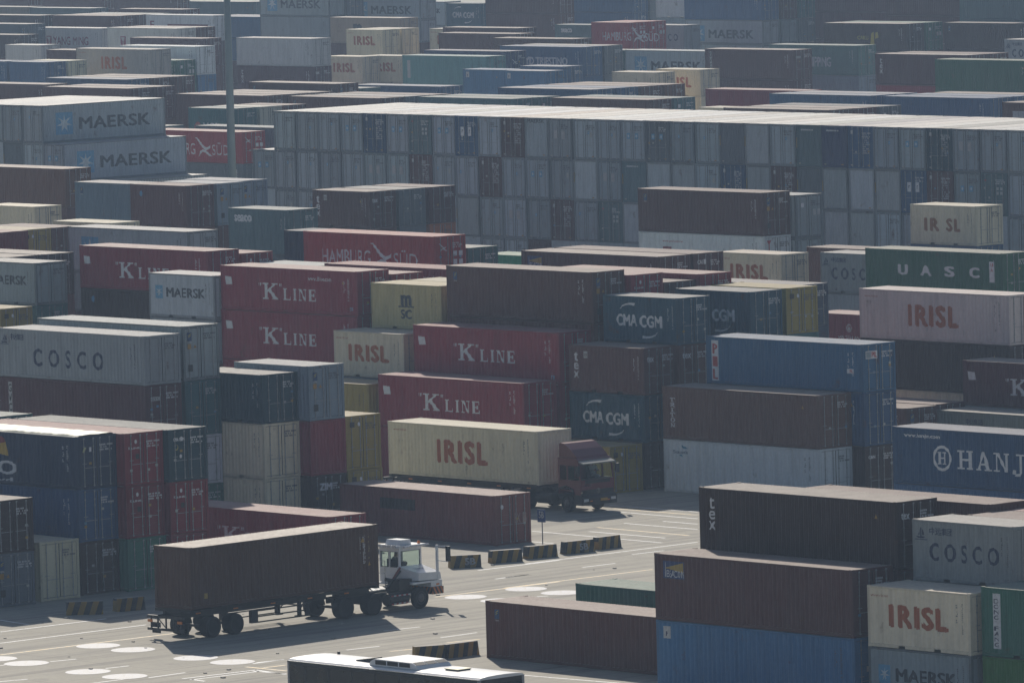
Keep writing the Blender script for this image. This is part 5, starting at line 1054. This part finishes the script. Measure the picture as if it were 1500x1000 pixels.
# cab shell from panels so one can look through the glass
x0, x1, yr, yl, z0, z1 = 8.55, 10.05, -.12, 1.22, 1.22, 2.86
c = MB(); tk = .05
c.box(x0, x1, yr, yl, z0, z0 + .06)                                     # floor
c.box(x0, x0 + tk, yr, yl, z0 + .06, 1.95); c.box(x0, x0 + tk, yr, yl, 2.66, z1)
for a, b_ in ((yr, yr + .10), (yl - .10, yl), ((yr + yl) / 2 - .06, (yr + yl) / 2 + .06)): c.box(x0 + .001, x0 + tk - .001, a, b_, 1.95, 2.66)
c.box(x1 - tk, x1, yr, yl, z0 + .06, 1.85); c.box(x1 - tk, x1, yr, yl, 2.70, z1)
for a, b_ in ((yr, yr + .07), (yl - .07, yl)): c.box(x1 - tk + .001, x1 - .001, a, b_, 1.85, 2.70)
for y0_, y1_ in ((yr, yr + tk), (yl - tk, yl)):
    c.box(x0 + tk, x1 - tk, y0_ + .001, y1_ - .001, z0 + .06, 1.92); c.box(x0 + tk, x1 - tk, y0_ + .001, y1_ - .001, 2.68, z1)
    c.box(x0 + tk, x0 + tk + .10, y0_ + .002, y1_ - .002, 1.92, 2.68); c.box(x1 - tk - .08, x1 - tk, y0_ + .002, y1_ - .002, 1.92, 2.68)
cabo = c.build('cab', WHITEP, P)
MB().prism([(x0 - .12, z1), (x1 + .25, z1), (x1 + .22, z1 + .09), (x0 - .05, z1 + .12)], yr - .10, yl + .05).build('cab_roof', WHITEP, P)
for a, b_ in ((yr + .10, (yr + yl) / 2 - .06), ((yr + yl) / 2 + .06, yl - .10)): MB().box(x0 + .02, x0 + .03, a, b_, 1.95, 2.66).build('rear_window', GLASS, P)
for y in (yr + .02, yl - .03): MB().box(x0 + tk + .10, x1 - tk - .08, y, y + .01, 1.92, 2.68).build('side_window', GLASS, P)
MB().box(x1 - .03, x1 - .02, yr + .07, yl - .07, 1.85, 2.70).build('windscreen', GLASS, P)
g_ = MB(); 
for a, b_, y in ((x0 + .15, x1 - .13, yr - .006),):
    for q in ((a, b_, 1.90, 1.93), (a, b_, 2.67, 2.70), (a - .03, a, 1.90, 2.70), (b_, b_ + .03, 1.90, 2.70)): g_.box(q[0], q[1], y, y + .006, q[2], q[3])
for a, b_ in ((yr + .10, (yr + yl) / 2 - .06), ((yr + yl) / 2 + .06, yl - .10)):
    for q in ((a - .02, b_ + .02, 1.93, 1.955), (a - .02, b_ + .02, 2.655, 2.68), (a - .02, a, 1.95, 2.66), (b_, b_ + .02, 1.95, 2.66)): g_.box(x0 - .006, x0, q[0], q[1], q[2], q[3])
g_.build('window_seals', BLACKP, P)
MB().box(x0 + .15, x0 + .55, yr + .25, yl - .35, z0 + .06, 1.75).box(x0 + .12, x0 + .26, yr + .28, yl - .38, 1.75, 2.30).build('seat', BLACKP, P)
MB().box(x1 - .45, x1 - .06, yr + .06, yl - .06, 1.60, 1.86).build('dashboard', BLACKP, P)
MB().lathe((x1 - .55, .52, 1.95), (-1, 0, 1), [(0, .19), (.02, .20), (.04, .19)], 16).build('steering_wheel', BLACKP, P)
ac = MB(); ac.prism([(x0 + .15, z1 + .12), (x0 + 1.0, z1 + .11), (x0 + .95, z1 + .34), (x0 + .25, z1 + .36)], .05, .95); ac.build('air_conditioner', WHITEP, P)
MB().lathe((x1 - .05, .0, z1 + .10), (0, 0, 1), [(0, .07), (.10, .07), (.15, .03)], 12).build('beacon_light', simple('orange_beacon', (.85, .22, .03), .3), P)
lb = MB(); lb.tube((x1 + .30, yr - .20, z1 + .06), (x0 + .1, yr - .22, z1 + .04), .045, seg=8); lb.build('roof_rail', CHROME, P)
lb = MB()
for k in range(4): lb.box(x0 - .16, x0 - .08, yr + .1 + k * .33, yr + .3 + k * .33, z1 + .02, z1 + .14)
lb.build('work_lights', LAMP, P)
# engine cover beside the cab, front fender and bumper
hd = MB(); hd.v = [(8.35, -.17, 2.0), (10.0, -.17, 1.98), (10.2, -.17, 1.75), (8.75, -1.20, 1.72), (10.2, -1.20, 1.66), (10.28, -1.20, 1.3), (8.75, -1.20, 1.35), (8.35, -.17, 1.3), (10.28, -.17, 1.3)]
hd.f = [(0, 3, 4, 1), (1, 4, 2), (3, 6, 5, 4), (2, 4, 5, 8), (0, 7, 6, 3), (7, 8, 5, 6), (0, 1, 2, 8, 7)]
hd.build('engine_cover', WHITEP, P)
V, Fc = text_mesh('TERMINAL', .02); tm = bpy.data.meshes.new('lettering')
def hp(a, b_): # point on the sloping cover: a along x, b across
    p = Vector((8.55 + a * 1.5, 0, 0)); y = -.45 - (1 - b_) * .45; z = 2.0 + (y + .17) / 1.03 * .30 + .012; return (p.x, y, z)
tm.from_pydata([hp(.25 + v[0] * .5, .35 + v[1] * .3) for v in V], [], Fc); tm.materials.append(PRINT); put('lettering', tm, P, color=(.08, .14, .35))
fd = MB(); fd.box(9.55, 10.30, -1.22, 1.22, .98, 1.28); fd.box(8.3, 9.55, -1.24, -.60, 1.20, 1.29); fd.box(8.3, 9.55, .60, 1.24, 1.12, 1.20); fd.build('front_fender', WHITEP, P)
bp = MB().box(9.62, 10.36, -1.25, 1.25, .62, .975).build('bumper', None, P)
m, t, b = newmat('orange_black_stripes'); tc = N(t, 'ShaderNodeTexCoord'); sp = t.nodes.new('ShaderNodeSeparateXYZ'); t.links.new(tc.outputs['Object'], sp.inputs[0])
q_ = math_(t, 'FRACT', math_(t, 'MULTIPLY', math_(t, 'ADD', math_(t, 'ADD', sp.outputs[0], math_(t, 'MULTIPLY', sp.outputs[1], 1.0)), math_(t, 'MULTIPLY', sp.outputs[2], .55)), 4.2), 0)
t.links.new(mixc(t, ramp(t, q_, .49, .51), (.03, .03, .03), (.48, .14, .03)), b.inputs['Base Color']); b.inputs['Roughness'].default_value = .5
bp.data.materials.clear(); bp.data.materials.append(m)
for s_ in (-1, 1): MB().box(10.301, 10.32, s_ * .95 - .12, s_ * .95 + .12, 1.05, 1.2).build('headlight', LAMP, P)
MB().box(9.9, 10.1, -1.235, -1.221, 1.05, 1.12).build('turn_signal', AMBER, P)
eg = MB(); eg.box(7.7, 8.6, -.90, -.2, .95, 1.45); eg.box(7.6, 8.3, -1.05, -.95, 1.0, 1.5); eg.tube((7.4, -.3, 1.5), (8.5, -.9, 1.2), .09); eg.tube((7.2, -.6, 1.1), (8.4, -.3, 1.8), .07); eg.build('engine', CHASSIS, P)
MB().tube((7.35, -.55, 1.15), (8.42, -.30, 1.95), .055).build('red_hose', simple('red_brown_hose', (.20, .06, .04), .6), P)
ft = MB(); ft.tube((6.75, -1.0, .62), (8.05, -1.0, .62), .30, seg=16); ft.build('fuel_tank', CHASSIS, P)
for z in (.42, .80):
    for k in range(8): MB().box(6.80 + k * .16, 6.95 + k * .16, -1.325, -1.31, z - .03, z + .03).build('reflector', simple('red_reflector', (.40, .05, .04)) if k % 2 == 0 and 'red_reflector' not in bpy.data.materials else (bpy.data.materials['red_reflector'] if k % 2 == 0 else LAMP), P)
mp_ = MB(); mp_.box(10.0, 10.1, -1.22, -1.12, 1.28, 2.95); mp_.tube((10.05, -1.17, 2.88), (10.1, -1.85, 2.92), .02, seg=6); mp_.tube((10.05, -1.17, 2.2), (10.1, -1.85, 2.18), .02, seg=6); mp_.build('mirror_post', WHITEP, P)
MB().box(10.04, 10.16, -1.98, -1.76, 2.20, 2.92).build('mirror', BLACKP, P)
rl = MB()
for y in (.2, .75, 1.15): rl.tube((7.9, y, 1.04), (7.9, y, 2.3), .02, seg=6)
rl.tube((7.9, .2, 2.3), (7.9, 1.15, 2.3), .02, seg=6); rl.tube((7.9, .2, 1.7), (7.9, 1.15, 1.7), .02, seg=6); rl.tube((8.55, 1.15, 2.3), (7.9, 1.15, 2.3), .02, seg=6); rl.build('hand_rail', CHROME, P)
ar = MB(); ar.tube((7.0, .35, 1.0), (7.0, .35, 2.4), .05); ar.build('air_intake', CHASSIS, P)
# ---- driver
def person(loc, rz, label, shirt, seated=True):
    me = bpy.data.meshes.new('body')
    J = [(0, 0, .02, .15, .12), (0, 0, .28, .14, .12), (.02, 0, .50, .17, .13), (.03, 0, .60, .06, .06), (.05, 0, .72, .09, .10), (.05, 0, .82, .07, .08),
         (.02, .20, .50, .07, .07), (.14, .24, .28, .05, .05), (.38, .15, .32, .04, .04), (.46, .13, .34, .035, .03),
         (.02, -.20, .50, .07, .07), (.14, -.24, .28, .05, .05), (.38, -.15, .32, .04, .04), (.46, -.13, .34, .035, .03),
         (.10, .10, .0, .09, .09), (.45, .12, .04, .07, .07), (.50, .12, -.38, .05, .05), (.60, .12, -.42, .04, .035),
         (.10, -.10, .0, .09, .09), (.45, -.12, .04, .07, .07), (.50, -.12, -.38, .05, .05), (.60, -.12, -.42, .04, .035)]
    E = [(0, 1), (1, 2), (2, 3), (3, 4), (4, 5), (2, 6), (6, 7), (7, 8), (8, 9), (2, 10), (10, 11), (11, 12), (12, 13), (0, 14), (14, 15), (15, 16), (16, 17), (0, 18), (18, 19), (19, 20), (20, 21)]
    me.from_pydata([j[:3] for j in J], E, []); me.update()
    o = bpy.data.objects.new('person', me); col.objects.link(o)
    sk = o.modifiers.new('skin', 'SKIN'); 
    for i, j in enumerate(J): me.skin_vertices[0].data[i].radius = (j[3], j[4])
    me.skin_vertices[0].data[0].use_root = True
    o.modifiers.new('s', 'SUBSURF').levels = 1; o.modifiers['s'].render_levels = 1
    dg = bpy.context.evaluated_depsgraph_get(); nm = bpy.data.meshes.new_from_object(o.evaluated_get(dg)); o.modifiers.clear(); o.data = nm
    nm.materials.clear()
    for q in (shirt, SKIN, HAIR): nm.materials.append(q)
    for p in nm.polygons:
        z = p.center.z; p.use_smooth = True
        p.material_index = 1 if (z > .57 and not (z > .74 and p.center.x < .06) and z < .86) or p.center.x > .36 and z > .2 else (2 if z > .70 else 0)
    o.location = loc; o.rotation_euler = (0, 0, rz); tag(o, label, 'person')
    fc = MB(); fc.box(.135, .155, -.012, .012, .715, .75); fc.box(.125, .14, -.05, -.025, .755, .765); fc.box(.125, .14, .025, .05, .755, .765); fc.box(.128, .14, -.03, .03, .68, .688); fc.build('face_features', HAIR, o)
    return o
ct, st_ = cos(TH), sin(TH)
def tw(x, y, z): return (TC[0] + x * ct - y * st_, TC[1] + x * st_ + y * ct, z)
person(tw(8.92, .52, 1.80), TH, 'driver in dark work clothes seated in the white tractor cab', CLOTH)
# ------------------------------------------------------------------ the red lorry and its cream load
RC = (-308.45, 275.3, 0)
trailer(RC, 0, 'flat trailer carrying the cream orange lettered container behind the red cab', 1.32, (-3.0, -4.35), 2.6, False)
container(40, 'h', 'cream', 'irisl', 'd', random.Random(21), (RC[0], RC[1], 1.325), 0, 'long cream container with orange lettering carried by the red lorry', 'containers on trailers') if 0 else None
ld = container(40, 'h', 'cream', 'irisl', 'f', random.Random(21), (RC[0], RC[1], 1.325), 0, 'long cream container with orange lettering carried by the red lorry', 'containers on trailers')
P = empty('lorry_tractor', RC, 0); tag(P, 'red lorry tractor with wind deflector on its cab roof, coupled to the cream load', 'truck')
f = MB()
for s_ in (-1, 1): f.box(3.6, 9.3, s_ * .42 - .06, s_ * .42 + .06, .60, .88)
for x in (3.8, 5.0, 6.4, 7.6, 8.8): f.box(x - .06, x + .06, -.36, .36, .64, .84)
f.build('chassis_beams', CHASSIS, P)
axle(P, 4.9, .50)
MB().tube((8.2, -1.0, .5), (8.2, 1.0, .5), .06).build('axle', CHASSIS, P)
for s_ in (-1, 1): wheel('front_wheel', P, 8.2, s_ * 1.03, .50, .30, s_)
# cab shell
cx0, cx1 = 7.62, 9.38
c = MB(); T_ = .05
for s_ in (-1, 1):
    ya, yb = sorted((s_ * 1.22, s_ * (1.22 - T_)))
    c.prism([(cx0, .98), (cx0 + .05, .98), (cx0 + .12, 1.30), (8.2 + .0, 1.42), (8.75, 1.25), (8.85, .72), (cx1 - .05, .72), (cx1, 1.75), (cx0, 1.75)], ya, yb)
    c.prism([(cx0, 2.52), (cx1 - .16, 2.52), (cx1 - .20, 2.80), (cx0, 2.80)], ya, yb)
    c.box(cx0, cx0 + .14, ya, yb, 1.75, 2.52); c.prism([(8.28, 1.75), (8.38, 1.75), (8.38, 2.52), (8.28, 2.52)], ya, yb); c.prism([(cx1 - .10, 1.75), (cx1, 1.75), (cx1 - .12, 2.52), (cx1 - .22, 2.52)], ya, yb)
c.box(cx0 - .001, cx0 + T_, -1.17, 1.17, .98, 2.80)
c.box(cx1 - .06, cx1 + .001, -1.17, 1.17, 1.22, 1.75); c.box(cx0 + .05, cx1 - .06, -1.17, 1.17, 1.15, 1.22)
c.prism([(cx0, 2.80), (cx1 - .20, 2.80), (cx1 - .35, 2.90), (cx0, 2.92)], -1.22, 1.22)
c.build('cab', REDP, P)
MB().quad((cx1 - .03, -1.17, 1.76), (cx1 - .03, 1.17, 1.76), (cx1 - .19, 1.17, 2.52), (cx1 - .19, -1.17, 2.52)).build('windscreen', GLASS, P)
for s_ in (-1, 1):
    MB().box(cx0 + .14, 8.28, s_ * 1.19 - .005, s_ * 1.19 + .005, 1.75, 2.52).build('side_window', GLASS, P); MB().box(8.38, cx1 - .12, s_ * 1.19 - .005, s_ * 1.19 + .005, 1.75, 2.52).build('side_window', GLASS, P)
df = MB(); prof = [(cx0 + .02, 2.92), (cx0 + .02, 3.62), (cx0 + .12, 3.70), (cx0 + .45, 3.66), (8.55, 3.35), (8.95, 3.02), (9.05, 2.90)]
df.prism(prof, -1.12, 1.12); df.build('wind_deflector', REDP, P)
MB().prism([(cx1 - .28, 2.72), (cx1 + .16, 2.60), (cx1 + .17, 2.66), (cx1 - .26, 2.80)], -1.18, 1.18).build('sun_visor', simple('visor_grey', (.22, .23, .22), .4), P)
fr_ = MB(); fr_.box(cx1, cx1 + .03, -1.12, 1.12, .98, 1.22); fr_.box(cx1 + .001, cx1 + .02, -.9, .9, 1.56, 1.74); fr_.build('grille', BLACKP, P)
gl = MB()
for k in range(4): gl.box(cx1 + .03, cx1 + .045, -1.05, 1.05, 1.01 + k * .055, 1.03 + k * .055)
gl.build('grille_slats', CHASSIS, P)
V, Fc = ring(20, .4, .5); tm = bpy.data.meshes.new('emblem'); tm.from_pydata([(cx1 + .05, .0 - .13 + v[0] * .26, 1.02 + v[1] * .26) for v in V], [], Fc); tm.materials.append(CHROME); put('emblem', tm, P)
em = MB()
for a in (90, 210, 330): em.tube((cx1 + .052, 0, 1.15), (cx1 + .052, .11 * cos(rad(a)), 1.15 + .11 * sin(rad(a))), .012, seg=5)
em.build('emblem', CHROME, P)
V, Fc = text_mesh('CIMC', .03); tm = bpy.data.meshes.new('lettering'); tm.from_pydata([(cx1 + .012, -.95 + v[0] * .5, 1.42 + v[1] * .10) for v in V], [], Fc); tm.materials.append(PRINT); put('lettering', tm, P, color=WHT)
MB().prism([(cx1 - .55, .42), (cx1 + .16, .42), (cx1 + .16, .80), (cx1 + .03, .97), (cx1 - .50, .97)], -1.24, 1.24).build('bumper', BLACKP, P)
for s_ in (-1, 1):
    MB().box(cx1 + .10, cx1 + .17, s_ * .98 - .17, s_ * .98 + .17, .62, .76).build('headlight', LAMP, P); MB().box(cx1 + .161, cx1 + .18, s_ * .62 - .08, s_ * .62 + .08, .60, .66).build('turn_signal', AMBER, P)
MB().box(cx1 + .165, cx1 + .18, .05, .55, .60, .74).build('number_plate', simple('plate_yellow', (.45, .25, .03)), P)
for s_ in (-1, 1):
    MB().box(cx1 - .05, cx1 + .09, s_ * 1.44 - .10, s_ * 1.44 + .10, 2.0, 2.5).build('mirror', BLACKP, P); MB().tube((cx1 - .1, s_ * 1.2, 2.52), (cx1, s_ * 1.44, 2.5), .02, seg=6).build('mirror_arm', BLACKP, P)
    MB().prism([(7.45, .98), (7.6, 1.28), (8.2, 1.44), (8.78, 1.28), (8.9, .98), (8.86, .96), (8.74, 1.24), (8.2, 1.38), (7.66, 1.24), (7.5, .96)], s_ * 1.22 - .09, s_ * 1.22 + .05).build('mudguard', CHASSIS, P)
    MB().tube((5.8, s_ * .95, .66), (7.0, s_ * .95, .66), .30, seg=16).build('fuel_tank', CHASSIS, P)
wp = MB()
for y in (-.8, 0.1): wp.tube((cx1 + .0, y, 1.78), (cx1 - .06, y + .55, 2.1), .014, seg=5)
wp.build('wipers', BLACKP, P)
MB().box(cx0 + .3, cx0 + .7, -.95, -.3, 1.25, 1.75).box(cx0 + .3, cx0 + .7, .3, .95, 1.25, 1.75).box(cx0 + .22, cx0 + .34, -.9, -.35, 1.75, 2.35).box(cx0 + .22, cx0 + .34, .35, .9, 1.75, 2.35).build('seats', BLACKP, P)
MB().box(cx1 - .5, cx1 - .08, -1.1, 1.1, 1.5, 1.78).build('dashboard', BLACKP, P)
MB().prism([(3.9, .9), (5.6, .9), (5.4, 1.1), (4.1, 1.1)], -.45, .45).build('fifth_wheel', CHASSIS, P)
person((RC[0] + 8.15, RC[1] + .62, 1.80), 0, 'driver in a pale shirt behind the windscreen of the red lorry', simple('pale_shirt', (.35, .38, .42), .9))
# ------------------------------------------------------------------ coach at the bottom edge
P = empty('bus', (-236.56, 206.67, 0), rad(.8)); tag(P, 'white roofed bus with dark windows cut off by the bottom edge', 'bus')
L2, W2, Hb = 5.88, 1.26, 3.10
b_ = MB(); b_.box(-L2, L2, -W2, W2, .35, 1.15)
for x in [-L2 + .02] + [-L2 + 1.05 + k * 1.45 for k in range(7)] + [L2 - .12]: 
    for s_ in (-1, 1): b_.box(x, x + .10, s_ * (W2 - .03) - .03, s_ * (W2 - .03) + .03, 1.15, 2.82)
for s_ in (-1, 1): b_.box(-L2, L2, s_ * (W2 - .03) - .028, s_ * (W2 - .03) + .028, 2.82, 3.0)
for s_ in (-1, 1): b_.box(s_ * (L2 - .03) - .03, s_ * (L2 - .03) + .03, -W2 + .06, W2 - .06, 2.75, 3.0)
b_.build('body', BLACKP, P)
r_ = MB(); K = 7; prof = []
for i in range(K + 1):
    a = pi * i / K; prof.append((W2 * .995 * cos(a) if i not in (0, K) else W2 * (1 if i == 0 else -1), 2.98 + .14 * sin(a) ** .6 if 0 < i < K else 2.98))
r_.prism([(y, z) for y, z in prof], -L2 - .02, L2 + .02, 'x'); r_.build('roof', WHITEP, P)
gt = MB()
for s_ in (-1, 1): gt.tube((-L2, s_ * (W2 + .01), 2.975), (L2, s_ * (W2 + .01), 2.975), .022, seg=6)
gt.build('roof_gutter', simple('green_black_trim', (.03, .05, .05)), P)
for s_ in (-1, 1):
    for k in range(8):
        xa = -L2 + .12 if k == 0 else -L2 + 1.15 + (k - 1) * 1.45; xb = -L2 + 1.05 + k * 1.45 if k < 7 else L2 - .12
        MB().box(xa, xb, s_ * (W2 - .015) - .006, s_ * (W2 - .015) + .006, 1.15, 2.82).build('window', TINT, P)
MB().box(-L2 - .012, -L2 + .03, -W2 + .05, W2 - .05, 1.2, 2.75).build('rear_window', TINT, P); MB().box(L2 - .03, L2 + .012, -W2 + .05, W2 - .05, 1.0, 2.78).build('windscreen', TINT, P)
for s_ in (-1, 1): MB().box(-L2 - .015, -L2 + .10, s_ * (W2 - .06) - .065, s_ * (W2 - .06) + .065, .5, 2.97).build('corner_post', simple('grey_post', (.30, .31, .33)) if s_ < 0 else bpy.data.materials['grey_post'], P); MB().box(L2 - .10, L2 + .015, s_ * (W2 - .06) - .065, s_ * (W2 - .06) + .065, .5, 2.97).build('corner_post', bpy.data.materials['grey_post'], P)
au = MB(); au.prism([(-1.15, 3.10), (1.9, 3.10), (1.72, 3.26), (1.45, 3.36), (-.8, 3.38), (-1.05, 3.28)], -.92, .92); au.build('air_conditioner', WHITEP, P)
av = MB(); 
for q in ((-.75, -.1), (-.02, .63), (.71, 1.36)): av.box(q[0], q[1], -.935, -.922, 3.16, 3.33)
av.build('grille', BLACKP, P)
for y0_, y1_ in ((-.85, -.3), (-.25, .3), (.35, .88)):
    MB().quad((1.46, y0_, 3.362), (1.73, y0_, 3.268), (1.73, y1_, 3.268), (1.46, y1_, 3.362)).build('intake_grille', BLACKP, P)
ht = MB(); ht.prism([(-2.6, 3.12), (-1.75, 3.12), (-1.75, 3.28), (-2.6, 3.16)], -.35, .35); ht.build('open_roof_hatch', BLACKP, P)
MB().box(2.9, 3.65, -.35, .35, 3.10, 3.16).build('hatch_frame', BLACKP, P); MB().box(2.87, 3.68, -.38, .38, 3.16, 3.19).build('roof_hatch', simple('yellowed_hatch', (.55, .50, .30), .5), P)
for x, y in ((-.6, .98), (.5, 1.0), (1.3, .98), (-5.2, 1.0)): MB().box(x - .05, x + .05, y - .04, y + .04, 3.05, 3.20).build('roof_fitting', BLACKP, P)
for x in (-3.4, 3.9):
    for s_ in (-1, 1): wheel('wheel', P, x, s_ * 1.05, .48, .30, s_)
# ------------------------------------------------------------------ lighting masts
def mast(x, y, h, r0, r1, label):
    P = empty('light_mast', (x, y, 0)); tag(P, label, 'mast', 'lighting masts')
    MB().tube((0, 0, 0), (0, 0, h), r0, r1, seg=20).build('pole', MASTM, P, smooth=True)
    MB().box(-.8, .8, -.8, .8, 0, .6).build('foundation', CONC, P)
    MB().lathe((0, 0, h), (0, 0, 1), [(0, r1 * 1.5), (.2, 1.3), (.35, 1.3), (.5, .3)], 20).build('head_frame', MASTM, P)
    for k in range(8):
        a = 2 * pi * k / 8; MB().box(-.25, .25, -.15, .15, -.45, -.05).build('lamp', LAMP, P, loc=(1.25 * cos(a), 1.25 * sin(a), h), rot=(0, 0, a + pi / 2))
    for z in (8.2,): MB().lathe((0, 0, z), (0, 0, 1), [(0, r0 * 1.02), (.25, r0 * 1.02)], 20).build('collar', MASTM, P)
mast(-448.95, 376.12, 32, .37, .20, 'tall tapering grey light mast standing left of the long grey wall')
mast(MAST2[0], MAST2[1], 32, .42, .30, 'distant pale light mast at the top right edge')
# small litter and fittings on the yard
rr = random.Random(4)
tw_ = MB()
for i in range(60):
    x = rr.uniform(-284, -258); y = rr.uniform(212, 262); s_ = rr.uniform(.03, .09); z0_ = .0
    tw_.box(x - s_, x + s_, y - s_ * rr.uniform(.3, 1), y + s_, .0, s_ * .6)
tag(tw_.build('litter', CONC), 'scattered grit and litter on the yard', kind='stuff')
# ------------------------------------------------------------------ haze
hz = MB().box(-5200, 3200, -3200, 6200, -1.0, 46.0).mesh('haze')
hm = bpy.data.materials.new('haze'); hm.use_nodes = True; t = hm.node_tree; t.nodes.remove(t.nodes['Principled BSDF'])
pv = t.nodes.new('ShaderNodeVolumePrincipled'); pv.inputs['Color'].default_value = (*HAZEC, 1); pv.inputs['Density'].default_value = HAZED; pv.inputs['Anisotropy'].default_value = .35
t.links.new(pv.outputs[0], t.nodes['Material Output'].inputs['Volume']); hz.materials.append(hm)
tag(put('haze', hz), 'thin pale haze over the yard', kind='stuff')
